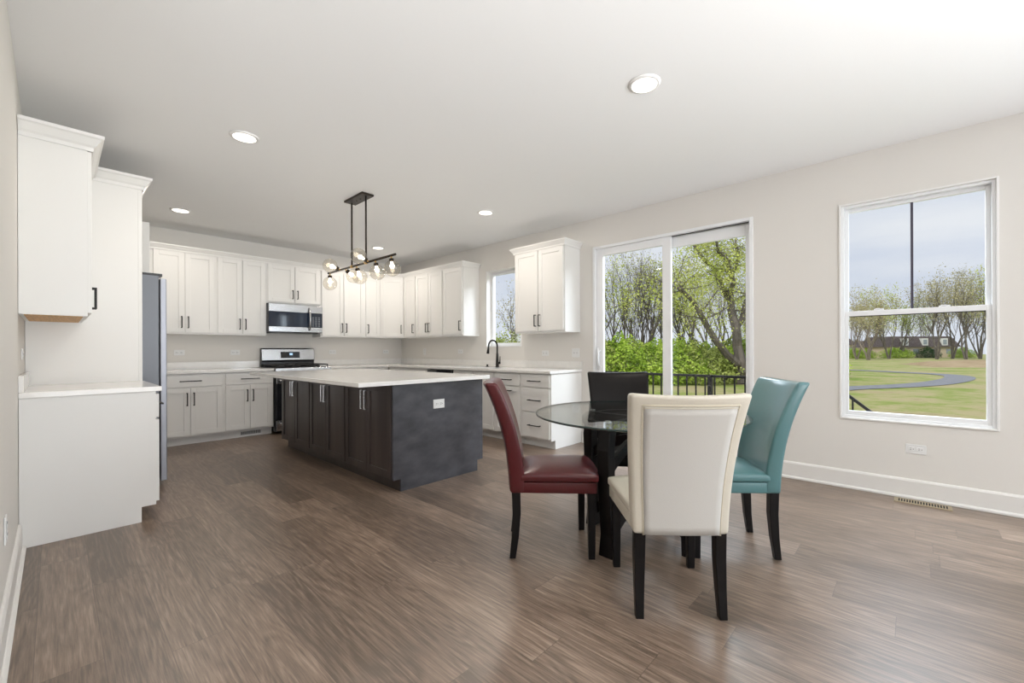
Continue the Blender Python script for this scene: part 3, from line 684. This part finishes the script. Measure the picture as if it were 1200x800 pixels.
def lerp(a, b, t): return a+(b-a)*t
def chair_meshes(t, leather, piping=None):
    # back: front faces +y. t in 0..1 height, s in -1..1 width
    Z0, Z1 = .362, .978
    def yc(tt): return -.205 - .030*tt - .125*tt**2.3
    def hw(tt): return .203 + .040*tt**1.3
    def th(tt): return .088 - .020*tt
    def P(s, tt, f, inset=0):
        w = hw(tt) - inset; sag = .034*(.35+.65*tt)
        y = yc(tt) - sag*(1-s*s) + sag*.45 + f*th(tt)/2
        return (s*w, y, lerp(Z0, Z1, tt) - (.008*(1-s*s) if tt > .95 else 0))
    m = MB(); NX, NZ = 14, 16; g = {}
    for f in (-1, 1):
        for i in range(NX+1):
            for j in range(NZ+1): g[f, i, j] = m.b.verts.new(P(-1+2*i/NX, j/NZ, f))
    for i in range(NX):
        for j in range(NZ):
            for f in (-1, 1):
                q = (g[f, i, j], g[f, i+1, j], g[f, i+1, j+1], g[f, i, j+1]); m.b.faces.new(q if f < 0 else q[::-1])
    for j in range(NZ):
        for i in (0, NX): m.b.faces.new((g[-1, i, j], g[-1, i, j+1], g[1, i, j+1], g[1, i, j]))
    for i in range(NX):
        for j in (0, NZ): m.b.faces.new((g[-1, i, j], g[1, i, j], g[1, i+1, j], g[-1, i+1, j]))
    bk = m.build('backrest', leather, t, smooth=True, bevel=.016)
    if piping:
        pth = [P(-.80, tt, -1) for tt in [.0+.925*k/14 for k in range(15)]] + [P(-.80+1.6*k/12, .925, -1) for k in range(1, 12)] + [P(.80, tt, -1) for tt in [.925-.925*k/14 for k in range(15)]]
        pth = [(x, y-.0005, z) for x, y, z in pth]
        MB().tube(pth, .0034, 8).build('piping', piping, bk, smooth=True)
        pth2 = [(x*.965, y+.0005, z-(.012 if z > .90 else 0)) for x, y, z in pth]
        MB().tube(pth2, .002, 6).build('piping', piping, bk, smooth=True)
        m = MB(); gg = [[m.b.verts.new((lambda q: (q[0], q[1]-.0018, q[2]))(P(-.78+1.56*i/12, .004+.906*j/16, -1))) for j in range(17)] for i in range(13)]
        for i in range(12):
            for j in range(16): m.b.faces.new((gg[i][j], gg[i+1][j], gg[i+1][j+1], gg[i][j+1]))
        o = m.build('back_panel', M['panel_fabric'], bk, smooth=True); md = o.modifiers.new('solid', 'SOLIDIFY'); md.thickness = .004; md.offset = 0
    # seat: apron plus crowned cushion
    def seat_poly(ins, fr=0):
        wr, wf = .205-ins, .232-ins
        pts = [(-wr, -.19+ins)]; 
        for k in range(9):
            s = -1+2*k/8; pts.append((s*wf, .235-ins+.022*(1-s*s)))
        pts.append((wr, -.19+ins)); return pts
    m = MB().prism(seat_poly(.004), 'z', .365, .425); m.build('seat_apron', leather, t, smooth=True, bevel=.006)
    m = MB(); N1, N2 = 14, 14; top = []
    def outline(s, v):   # s -1..1, v 0 (rear)..1 (front)
        wv = lerp(.207, .236, v); y = lerp(-.19, .240+.022*(1-s*s), v); return s*wv, y
    for j in range(N2+1):
        row = []
        for i in range(N1+1):
            s = -1+2*i/N1; v = j/N2; x, y = outline(s, v)
            edge = min(1-abs(s), (1-v), 1)*1.0
            z = .468 + .034*(1-abs(s)**3.0)*(1-abs(2*v-1)**4)
            row.append((m.b.verts.new((x, y, z)), m.b.verts.new((x, y, .427))))
        top.append(row)
    for j in range(N2):
        for i in range(N1):
            m.b.faces.new([top[j][i][0], top[j][i+1][0], top[j+1][i+1][0], top[j+1][i][0]])
            m.b.faces.new([top[j][i][1], top[j+1][i][1], top[j+1][i+1][1], top[j][i+1][1]])
    per = [(0, i) for i in range(N1)] + [(j, N1) for j in range(N2)] + [(N2, i) for i in range(N1, 0, -1)] + [(j, 0) for j in range(N2, 0, -1)]
    for k in range(len(per)):
        a = per[k]; b = per[(k+1) % len(per)]
        m.b.faces.new([top[a[0]][a[1]][0], top[a[0]][a[1]][1], top[b[0]][b[1]][1], top[b[0]][b[1]][0]])
    m.build('seat_cushion', leather, t, smooth=True, bevel=.012)
    # legs
    for sx in (-1, 1):
        m = MB(); rings = []
        for (x, y, z, a) in ((.172, -.212, .37, .024), (.173, -.209, .25, .023), (.175, -.217, .12, .020), (.177, -.232, 0, .017)):
            rings.append([m.b.verts.new((sx*x+dx*a, y+dy*a, z)) for dx, dy in ((-1, -1), (1, -1), (1, 1), (-1, 1))])
        for i in range(3):
            for q in range(4): m.b.faces.new((rings[i][q], rings[i][(q+1) % 4], rings[i+1][(q+1) % 4], rings[i+1][q]))
        m.b.faces.new(rings[0]); m.b.faces.new(rings[-1]); lg = m.build('leg', M['wood_blk'], t, bevel=.003)
        m = MB(); rings = []
        for (z, a) in ((.37, .022), (0.0, .018)):
            rings.append([m.b.verts.new((sx*.195+dx*a, .205+dy*a, z)) for dx, dy in ((-1, -1), (1, -1), (1, 1), (-1, 1))])
        for q in range(4): m.b.faces.new((rings[0][q], rings[0][(q+1) % 4], rings[1][(q+1) % 4], rings[1][q]))
        m.b.faces.new(rings[0]); m.b.faces.new(rings[-1]); m.build('leg', M['wood_blk'], t, bevel=.003)
def chair(label, rx, ry, fx, fy, leather, piping=None):
    """(rx, ry) = point midway between the rear feet, (fx, fy) facing"""
    f = Vector((fx, fy)).normalized(); rz = math.atan2(f.y, f.x) - PI/2
    loc = (rx + f.x*.225, ry + f.y*.225, 0)
    t = thing('dining_chair', label, 'chair', loc, rz, 'leather dining chairs round the table')
    chair_meshes(t, leather, piping); return t
chair('cream leather dining chair with its back to the camera', 1.8165, .745, .762, .648, M['cream'], M['stitch_c'])
chair('oxblood red leather dining chair left of the table, nearest the island', 1.850, 1.765, .68, -.733, M['red'])
chair('teal leather dining chair right of the table, nearest the window wall', 2.815, .665, -.60, .80, M['teal'])
chair('black leather dining chair on the far side of the table by the sliding door', 2.985, 1.700, -.80, -.62, M['blackl'])
# ------------------------------------------------------------------ outside: deck, lawn, path, thicket, trees, houses
def at(u, v, depth):
    """world point seen at photo pixel (u, v) at the given distance along the view axis"""
    x = (u-CX)/FPX; y = -(v-CY)/FPX; cr, sr = math.cos(ROLL), math.sin(ROLL)
    r = x*cr - y*sr; up = x*sr + y*cr; c, s_ = math.cos(YAW), math.sin(YAW)
    return Vector(((r*c+s_)*depth, (-r*s_+c)*depth, EYE+up*depth))
ZG = -.95
def ground(u, v): 
    p = at(u, v, 1) - Vector((0, 0, EYE)); k = (ZG-EYE)/p.z; return Vector((p.x*k, p.y*k, ZG))
def noise_mat(name, cols, scale, rough=.9, stretch=(1, 1, 1), detail=6):
    m = bpy.data.materials.new(name); m.use_nodes = True; nt = m.node_tree; N = nt.nodes; K = nt.links; b = N['Principled BSDF']
    b.inputs['Roughness'].default_value = rough; b.inputs['Specular IOR Level'].default_value = .15
    tc = N.new('ShaderNodeTexCoord'); mp = N.new('ShaderNodeMapping'); mp.inputs['Scale'].default_value = stretch
    nz = N.new('ShaderNodeTexNoise'); nz.inputs['Scale'].default_value = scale; nz.inputs['Detail'].default_value = detail; nz.inputs['Roughness'].default_value = .62
    cr = N.new('ShaderNodeValToRGB'); e = cr.color_ramp.elements
    e[0].position = .32; e[0].color = (*cols[0], 1); e[1].position = .68; e[1].color = (*cols[-1], 1)
    for i, c in enumerate(cols[1:-1]): x = e.new(.32+.36*(i+1)/(len(cols)-1)); x.color = (*c, 1)
    K.new(tc.outputs['Object'], mp.inputs['Vector']); K.new(mp.outputs[0], nz.inputs['Vector']); K.new(nz.outputs['Fac'], cr.inputs['Fac']); K.new(cr.outputs['Color'], b.inputs['Base Color'])
    return m
M['grass'] = noise_mat('patchy_spring_lawn', [(.14, .24, .04), (.27, .34, .08), (.46, .40, .22), (.36, .30, .17)], .9, stretch=(1, 1, 1), detail=12)
for n_ in M['grass'].node_tree.nodes:
    if n_.type == 'TEX_NOISE': n_.inputs['Roughness'].default_value = .8; n_.inputs['Scale'].default_value = .3
M['asphalt'] = noise_mat('asphalt_path', [(.22, .23, .26), (.30, .31, .34)], 3)
M['bank'] = noise_mat('dry_straw_bank', [(.34, .25, .15), (.46, .36, .23)], .5)
M['bark'] = noise_mat('bark', [(.09, .08, .07), (.22, .19, .165)], 3, stretch=(1, 1, .3))
M['palebark'] = noise_mat('pale_bark', [(.16, .13, .11), (.34, .29, .24)], 2, stretch=(1, 1, .3))
M['leaf_bright'] = noise_mat('bright_spring_leaves', [(.20, .32, .03), (.38, .54, .07), (.56, .66, .15)], .9)
M['leaf_mid'] = noise_mat('olive_leaves', [(.20, .27, .05), (.36, .42, .11), (.46, .50, .17)], .8)
M['leaf_willow'] = noise_mat('willow_leaves', [(.34, .42, .06), (.54, .60, .14), (.66, .66, .24)], .7)
M['leaf_pale'] = noise_mat('pale_buds', [(.36, .34, .16), (.55, .50, .30)], .9)
M['blossom'] = noise_mat('white_blossom', [(.55, .58, .45), (.86, .86, .84)], 1.5)
M['evergreen'] = noise_mat('evergreen_leaves', [(.02, .06, .02), (.06, .13, .04)], 1.5)
M['deck'] = noise_mat('deck_boards', [(.20, .17, .14), (.33, .29, .24)], 4, stretch=(1, .1, 1))
struct(MB().box(W+T+.02, 240, -170, 190, ZG-.5, ZG).build('lawn', M['grass']))
# raised straw-coloured bank at the far side of the lawn
def mound(name, a, b, width, h, m):
    a = Vector(a); b = Vector(b); d = (b-a).normalized(); nrm = Vector((d.y, -d.x, 0)); mb = MB(); rings = []
    for i in range(21):
        tt = i/20; c = a.lerp(b, tt); e_ = math.sin(PI*min(1, max(0, tt)))**.4
        rings.append([mb.b.verts.new(c + nrm*width*(k/8-.5) + Vector((0, 0, h*e_*(math.sin(PI*k/8)**1.3)+.01 if 0 < k < 8 else -.02))) for k in range(9)])
    for i in range(20):
        for k in range(8): mb.b.faces.new((rings[i][k], rings[i+1][k], rings[i+1][k+1], rings[i][k+1]))
    o = mb.build(name, m, smooth=True); return struct(o)
g1, g2 = ground(1072, 428), ground(1240, 429.5)
mound('straw_bank', (g1.x, g1.y, ZG), (g2.x, g2.y, ZG), 13, .75, M['bank'])
# curving asphalt footpath
pp = [(940, 460), (985, 455.5), (1030, 453.5), (1070, 451.5), (1102, 448.5), (1122, 444.5), (1122, 441), (1098, 438.5), (1058, 436.5), (1015, 434.3), (975, 433)]
pts = [ground(*q) for q in pp]; sm = []
for i in range(len(pts)-1):
    p0, p1, p2, p3 = pts[max(i-1, 0)], pts[i], pts[i+1], pts[min(i+2, len(pts)-1)]
    for k in range(6):
        q = k/6; sm.append(.5*((2*p1)+(-p0+p2)*q+(2*p0-5*p1+4*p2-p3)*q*q+(-p0+3*p1-3*p2+p3)*q**3))
sm.append(pts[-1]); mb = MB(); prev = None
for i, p in enumerate(sm):
    d = (sm[min(i+1, len(sm)-1)]-sm[max(i-1, 0)]).normalized(); nrm = Vector((d.y, -d.x, 0))*.8
    cur = [mb.b.verts.new((p+nrm).to_tuple()[:2]+(ZG+.03,)), mb.b.verts.new((p-nrm).to_tuple()[:2]+(ZG+.03,))]
    if prev: mb.b.faces.new((prev[0], prev[1], cur[1], cur[0]))
    prev = cur
struct(mb.build('footpath', M['asphalt']))
# deck and black metal railing
RX = 6.20
t = thing('deck', 'timber deck outside the sliding patio door', 'deck', (W+T, .74, -.16), 0)
m = MB(); k = 0; x = .03
while x < RX-W-T+.05: m.box(x, x+.135, 0, 4.2, 0, .036); x += .142
m.build('deck_boards', M['deck'], t); MB().box(.03, RX-W-T+.1, .02, 4.15, -.22, -.002).build('joist_frame', M['deck'], t)
for px in (.1, RX-W-T):
    for py in (.1, 2.1, 4.1): MB().box(px-.06, px+.06, py-.06, py+.06, ZG+.16, -.22).build('support_post', M['deck'], t)
t = thing('deck_railing', 'black metal balustrade along the far edge of the deck', 'railing', (RX, .74, -.124), 0)
TOPZ = .80+.124
MB().box(-.022, .022, 0, 4.1, TOPZ-.035, TOPZ, bev=.004).build('top_rail', M['blackmetal'], t)
MB().box(-.016, .016, 0, 4.1, .09, .12).build('bottom_rail', M['blackmetal'], t)
for yy in (.025, 1.36, 2.70, 4.07): MB().box(-.03, .03, yy-.03, yy+.03, 0, TOPZ+.0).build('post', M['blackmetal'], t)
y = .13
while y < 4.0:
    MB().box(-.009, .009, y-.009, y+.009, .12, TOPZ-.035).build('baluster', M['blackmetal'], t); y += .13
t = thing('deck_stairs', 'timber steps descending from the right end of the deck', 'stairs', (W+T+.35, .74, -.124), 0)
for k in range(4): MB().box(0, RX-W-T-.35, -.28*(k+1), -.28*k-.005, -.165*(k+1)-.036, -.165*(k+1)).build('tread', M['deck'], t)
for xx in (.05, RX-W-T-.42):
    MB().prism([(0, -.05), (-1.12, -.72), (-1.12, -.825), (-.9, -.825), (0, -.30)], 'x', xx, xx+.04).build('stringer', M['deck'], t)
t = thing('stair_railing', 'black metal handrail sloping down beside the deck steps', 'railing', (RX, .74, -.124), 0)
sl = -.86
MB().prism([(0, TOPZ-.04), (0, TOPZ), (-1.05, TOPZ+1.05*sl), (-1.05, TOPZ+1.05*sl-.04)][::-1], 'x', -.022, .022).build('hand_rail', M['blackmetal'], t)
for k in range(8):
    yy = -.10-.13*k; zt = TOPZ+sl*(-yy)-.03
    MB().box(-.009, .009, yy-.009, yy+.009, max(-.80, zt-.78), zt).build('baluster', M['blackmetal'], t)
MB().box(-.03, .03, -1.08, -1.02, -.826, TOPZ+1.05*sl).build('post', M['blackmetal'], t)

# ---- trees
def leaf_quad(b, p, size, rnd):
    n = Vector((rnd.uniform(-1, 1), rnd.uniform(-1, 1), rnd.uniform(-.4, 1))).normalized(); a = n.orthogonal().normalized()*size*.5; c = n.cross(a).normalized()*size*.5*rnd.uniform(.6, 1)
    b.faces.new([b.verts.new(p+q) for q in (a+c, a-c, -a-c, -a+c)])
def grow(b, p, d, ln, r, lev, rnd, tips, up=.25, spread=.7, nch=(3, 5), droop=0):
    pts = [p]; q = p.copy(); dd = d.copy(); segs = 4
    for k in range(segs):
        dd = (dd + Vector((rnd.gauss(0, .16), rnd.gauss(0, .16), rnd.gauss(0, .10)+up*.25-droop*(.3 if lev <= 1 else 0)))).normalized(); q = q + dd*ln/segs; pts.append(q.copy())
    b.tube(pts, [r*(1-.6*k/segs) for k in range(segs+1)], 5 if lev > 1 else 3, cap=False)
    if lev <= 1: tips.extend(pts[1:])
    if lev > 0:
        for k in range(rnd.randint(*nch)):
            i = rnd.uniform(1.0, segs); i0 = int(i) if i < segs else segs-1; pp_ = pts[i0].lerp(pts[i0+1], i-i0)
            ax = Vector((rnd.gauss(0, 1), rnd.gauss(0, 1), rnd.gauss(0, .6))).normalized()
            nd = (dd*(1-spread*.5) + ax*spread + Vector((0, 0, up))).normalized()
            grow(b, pp_, nd, ln*rnd.uniform(.52, .74), r*.40*rnd.uniform(.8, 1.1), lev-1, rnd, tips, up, spread, nch, droop)
def tree(name, label, base, height, trunks, lev, seed, bark, leaf, leaf_n, leaf_size, spread=.62, up=.3, group=None, limbs=None, r=.16, droop=0, jitter=.5, nch=(3, 5)):
    rnd = random.Random(seed); base = Vector(base); b = MB(); tips = []
    t = thing(name, label, 'tree', base, 0, group)
    if limbs:
        for (pl, r0, r1, nc, ln) in limbs:
            pl = [Vector(q)-base for q in pl]; fine = []
            for i in range(len(pl)-1):
                for k in range(3): fine.append(pl[i].lerp(pl[i+1], k/3)+Vector((rnd.gauss(0, .06),)*3)*(1 if (i or k) else 0))
            fine.append(pl[-1]); n = len(fine)-1
            b.tube(fine, [r0+(r1-r0)*k/n for k in range(n+1)], 7)
            for k in range(nc):
                i = rnd.uniform(n*.25, n-.01); i0 = int(i); q = fine[i0].lerp(fine[i0+1], i-i0); rr = (r0+(r1-r0)*i/n)*.45
                ax = Vector((rnd.gauss(0, 1), rnd.gauss(0, 1), rnd.gauss(0, .5)+.3)).normalized()
                grow(b, q, ax, ln*rnd.uniform(.7, 1.2), min(max(rr, .02), .06), lev, rnd, tips, up, spread, nch, droop)
    for k in range(trunks):
        a = 2*PI*k/max(1, trunks)+rnd.uniform(-.4, .4); lean = .0 if trunks == 1 else rnd.uniform(.12, .32)
        d = Vector((math.cos(a)*lean, math.sin(a)*lean, 1)).normalized(); h = height*.42
        grow(b, Vector((math.cos(a)*.1, math.sin(a)*.1, -.05)), d, h, r*rnd.uniform(.8, 1.1), lev+1, rnd, tips, up, spread, nch, droop)
    b.build('branches', bark, t)
    if leaf_n:
        f = MB(); 
        for k in range(leaf_n):
            p = rnd.choice(tips)+Vector((rnd.gauss(0, jitter*.5), rnd.gauss(0, jitter*.5), rnd.gauss(0, jitter*.5)-(rnd.random()**1.5*droop*2.2))); leaf_quad(f.b, p, leaf_size*rnd.uniform(.6, 1.3), rnd)
        fo = f.build('foliage', leaf, t); fo['kind'] = 'stuff'
    return t
def gp(u, depth): p = at(u, 410, depth); return Vector((p.x, p.y, ZG))
# left pane: bare fan-shaped trees
GT = 'bare spring trees beyond the thicket'
tree('bare_tree', 'fan-shaped multi-stemmed bare tree in the middle of the left sliding panel', gp(757, 31), 11.0, 6, 3, 11, M['bark'], M['leaf_pale'], 1300, .07, spread=.5, up=.55, group=GT, r=.12)
tree('bare_tree', 'bare tree left of the fan-shaped one, with yellow-green buds', gp(733, 33), 11.5, 3, 3, 12, M['bark'], M['leaf_willow'], 1500, .075, spread=.5, up=.55, group=GT, r=.12)
tree('bare_tree', 'budding tree at the left edge of the left sliding panel', gp(708, 30), 10.5, 3, 3, 13, M['bark'], M['leaf_willow'], 2300, .08, spread=.5, up=.55, group=GT, r=.11)
tree('bare_tree', 'bare tree mostly hidden behind the meeting stile of the sliding door', gp(781, 34), 11.5, 3, 3, 14, M['bark'], M['leaf_willow'], 1700, .08, spread=.5, up=.55, group=GT, r=.12)
# right pane: the big old willow with its long leaning limb
dW = 26
A = lambda u, v, dz=0: at(u, v, dW+dz)
base = gp(869, dW)
limbs = [([base, A(868, 425), A(864, 398), A(858, 368, .5), (A(856, 352, .8))], .33, .22, 3, 2.2),
         ([A(867, 428), A(852, 415, -.4), A(838, 398, -.8), A(824, 374, -1), A(812, 352, -1.2), A(796, 337, -1.4), A(776, 330, -1.6)], .25, .07, 10, 2.0),
         ([A(856, 352, .8), A(846, 335, 1), A(838, 315, 1.2), A(824, 303, 1.4), (A(812, 285, 1.6)), A(804, 275, 1.8)], .21, .07, 10, 1.7),
         ([A(856, 352, .8), A(858, 330, .4), A(853, 305, 0), A(842, 295, -.4), A(836, 276, -.8)], .19, .06, 8, 1.6),
         ([A(857, 325, .4), A(866, 305, .8), A(862, 285, 1), (A(870, 262, 1.2))], .13, .05, 7, 1.5),
         ([A(862, 385, .3), A(880, 345, 1), A(892, 310, 1.5), A(900, 275, 2)], .20, .06, 9, 2.0)]
tree('willow_tree', 'big old willow with a long leaning limb in the right sliding panel', base, 0, 0, 2, 21, M['bark'], M['leaf_willow'], 14500, .075, spread=.75, up=.12, limbs=limbs, droop=.55, jitter=.7)
tree('bare_tree', 'leafing tree behind the willow, left half of the right sliding panel', gp(806, 33), 12, 3, 3, 22, M['bark'], M['leaf_willow'], 5500, .085, spread=.5, up=.4, group=GT, r=.15)
tree('bare_tree', 'leafing tree behind the willow trunk at the right of the sliding door', gp(884, 35), 11, 3, 3, 23, M['bark'], M['leaf_willow'], 5000, .085, spread=.5, up=.4, group=GT, r=.15)
tree('bare_tree', 'tall bare tree far behind the willow between its limbs', gp(838, 40), 13, 4, 3, 24, M['bark'], M['leaf_pale'], 1500, .085, spread=.5, up=.4, group=GT, r=.15)
for (u, dp, sd, lab) in ((684, 34, 25, 'bare tree beyond the thicket, hidden behind the wall left of the sliding door'), (655, 36, 26, 'bare tree beyond the thicket, between kitchen window and sliding door'), (912, 36, 27, 'leafing tree just right of the sliding door opening'), (940, 40, 28, 'leafing tree between the sliding door and the large window')):
    tree('bare_tree', lab, gp(u, dp), 11, 3, 3, sd, M['bark'], M['leaf_willow'], 2200, .085, spread=.5, up=.5, group=GT, r=.13)
# thicket: individual shrubs
def make_shrub(seed, leaf, n=6000, w=2.0, h=3.0):
    rnd = random.Random(seed); t = thing('leafy_shrub', '', 'shrub'); b = MB(); tips = []
    for k in range(9):
        a = rnd.uniform(0, 6.28); grow(b, Vector((rnd.uniform(-.8, .8), rnd.uniform(-.8, .8), -.05)), Vector((math.cos(a)*.4, math.sin(a)*.4, 1)).normalized(), h*.5, .035, 1, rnd, tips, .4, .5)
    b.build('stems', M['bark'], t); f = MB()
    for k in range(n):
        a = rnd.uniform(0, 2*PI); q = rnd.random()**.5; z = rnd.random(); lim = w*(math.sin(PI*(.18+.80*z))**.6)
        lump = 1+.22*math.sin(3*a+seed)+.15*math.sin(5*a+7*z)
        p = Vector((math.cos(a)*q*lim*lump, math.sin(a)*q*lim*lump, z*h*(.72+.28*math.sin(2.3*a+seed)**2)*(1-.25*q*q)))
        leaf_quad(f.b, p, .095*rnd.uniform(.6, 1.3), rnd)
    fo = f.build('foliage', leaf, t); fo['kind'] = 'stuff'; return t
protos = [make_shrub(1, M['leaf_bright']), make_shrub(2, M['leaf_bright']), make_shrub(3, M['leaf_mid'], 5000), make_shrub(4, M['leaf_mid'], 4500)]
SH = [(560, 33), (574, 29), (588, 32), (600, 29), (613, 33), (628, 30), (645, 33), (662, 30), (678, 33), (694, 30), (706, 27.5), (717, 31), (728, 27.5), (739, 30), (750, 27), (760, 29.5), (770, 27), (782, 30), (793, 27), (804, 29.5), (814, 27), (826, 30), (838, 27.5), (850, 30), (862, 29), (874, 28), (888, 30), (902, 27.5), (920, 30), (938, 28), (955, 32)]
rs = random.Random(5); used = set()
for i, (u, dp) in enumerate(SH):
    k = (0, 2, 1, 3, 0, 1, 2)[i % 7]
    if k not in used: o = protos[k]; used.add(k)
    else: o = copy_tree(protos[k])
    p = gp(u, dp); o.location = p; o.rotation_euler = (0, 0, rs.uniform(0, 6.28)); s_ = rs.uniform(.85, 1.18); o.scale = (s_*1.1, s_*1.1, s_*rs.uniform(.85, 1.05))
    o['group'] = ('bright green shrubs of the thicket' if k < 2 else 'olive green shrubs of the thicket')
    o['label'] = ('bright yellow-green shrub in the thicket beyond the lawn' if k < 2 else 'duller olive-green shrub in the thicket beyond the lawn')
# kitchen window: budding blossom tree
tree('blossom_tree', 'pale budding blossom tree seen through the kitchen window', gp(589, 17), 3.5, 4, 3, 31, M['palebark'], M['leaf_mid'], 2600, .055, spread=.6, up=.3, r=.07)
tree('blossom_tree', 'white-flecked tree behind the pale one at the kitchen window', gp(604, 20), 3.6, 3, 3, 32, M['palebark'], M['blossom'], 1600, .055, spread=.6, up=.3, r=.07)
tree('bare_tree', 'taller leafless tree high in the kitchen window', gp(603, 30), 9.0, 1, 2, 33, M['bark'], M['leaf_pale'], 500, .08, spread=.5, up=.4, r=.12)
# right window: park trees
GP = 'tall bare park trees beyond the lawn'
PK = [(1004, 88, 13, 3, M['palebark'], M['leaf_pale'], 'pale-trunked bare park tree at the left edge of the large window'),
      (1018, 82, 12, 4, M['palebark'], M['leaf_pale'], 'pale multi-stemmed park tree, second from the left in the large window'),
      (1042, 92, 14, 3, M['bark'], M['leaf_willow'], 'greening park tree left of the dark glazing bar'),
      (1056, 98, 13, 3, M['bark'], M['leaf_mid'], 'olive park tree just left of the dark glazing bar'),
      (1098, 86, 16, 4, M['bark'], M['leaf_pale'], 'wide bare park tree right of the dark glazing bar'),
      (1116, 90, 18, 4, M['bark'], M['leaf_pale'], 'tallest bare park tree in the large window'),
      (1132, 84, 17, 3, M['bark'], M['leaf_pale'], 'bare park tree between the tallest and the right edge of the large window'),
      (1149, 88, 18, 4, M['bark'], M['leaf_willow'], 'bare park tree at the right edge of the large window'),
      (1170, 90, 17, 4, M['bark'], M['leaf_pale'], 'bare park tree just outside the right edge of the large window'),
      (1078, 150, 17, 4, M['bark'], M['leaf_mid'], 'distant olive tree behind the house roof'),
      (1030, 150, 17, 4, M['bark'], M['leaf_mid'], 'distant olive tree behind the left houses')]
for i, (u, dp, h, n, bk, lf, lab) in enumerate(PK):
    tree('park_tree', lab, gp(u, dp), h*1.24, n, 3, 40+i, bk, lf, 2200, .18, spread=.5, up=.55, group=GP, r=.20, jitter=.8)
# shrubs in front of the houses
for (u, dp, k, sc_, lab) in ((1087, 100, 'e', 1.3, 'round dark evergreen bush in front of the mansard house'), (1000, 96, 'b', 1.2, 'low green hedge at the left edge of the large window'),
                       (1014, 97, 'b', 1.1, 'green hedge left of the mansard house'), (1046, 98, 'b', 1.2, 'green hedge in front of the mansard house'), (1056, 99, 'b', 1.2, 'lower green hedge beside the evergreen bush'), (1128, 100, 'b', 1.2, 'green bush behind the straw bank at the right')):
    o = copy_tree(protos[0 if k == 'b' else 2]); o.location = gp(u, dp); o.scale = (sc_, sc_, sc_*.75); o['label'] = lab; o['group'] = 'bushes in front of the houses'; o.name = 'hedge_bush'
    if k == 'e':
        for ch in o.children:
            if ch.name.startswith('foliage'): ch.data = ch.data.copy(); ch.data.materials[0] = M['evergreen']
# mansard house and neighbour
M['cream_wall'] = mat('cream_siding', (.62, .52, .38), .8); M['roof'] = noise_mat('dark_shingles', [(.07, .055, .055), (.13, .11, .11)], 4)
M['hwin'] = mat('house_window', (.30, .34, .38), .2); M['hwhite'] = mat('white_house_trim', (.78, .78, .76), .6)
def house(label, u0, u1, dp, hwall, hroof, ndorm, gable=False):
    p0, p1 = gp(u0, dp), gp(u1, dp); d = (p1-p0); ln = d.length; rz = math.atan2(d.y, d.x)
    t = thing('house', label, 'house', p0, rz)
    MB().box(0, ln, 0, 9, 0, hwall).build('walls', M['cream_wall'], t)
    if gable:
        MB().prism([(-.4, hwall), (ln+.4, hwall), (ln/2, hwall+hroof)], 'y', -.4, 9.4).build('roof', M['roof'], t)
    else:
        m = MB(); lo = [(-.5, -.5), (ln+.5, -.5), (ln+.5, 9.5), (-.5, 9.5)]; hi = [(.7, .9), (ln-.7, .9), (ln-.7, 8), (.7, 8)]
        a = [m.b.verts.new((x, y, hwall)) for x, y in lo]; b = [m.b.verts.new((x, y, hwall+hroof)) for x, y in hi]
        m.b.faces.new(a[::-1]); m.b.faces.new(b)
        for k in range(4): m.b.faces.new((a[k], a[(k+1) % 4], b[(k+1) % 4], b[k]))
        m.build('roof', M['roof'], t)
    for k in range(ndorm):
        x = ln*(k+.7)/(ndorm+.4); dm = MB().box(x-.7, x+.7, -.3, 1.5, hwall+.3, hwall+hroof*.8).build('dormer', M['hwhite'], t)
        MB().box(x-.45, x+.45, -.34, -.28, hwall+.6, hwall+hroof*.68).build('dormer_window', M['hwin'], dm)
    n = max(2, int(ln/4))
    for k in range(n):
        x = ln*(k+.5)/n; MB().box(x-.7, x+.7, -.06, .05, hwall*.35, hwall*.8).build('window', M['hwin'], t)
house('long cream house with dark mansard roof and white dormers, across the lawn', 1044, 1122, 104, 2.6, 2.6, 3)
house('cream house with dark roof at the left edge of the large window', 985, 1002, 108, 3.2, 1.6, 0)
house('small white gabled house between two park trees', 1012, 1026, 125, 2.6, 2.0, 0, True)
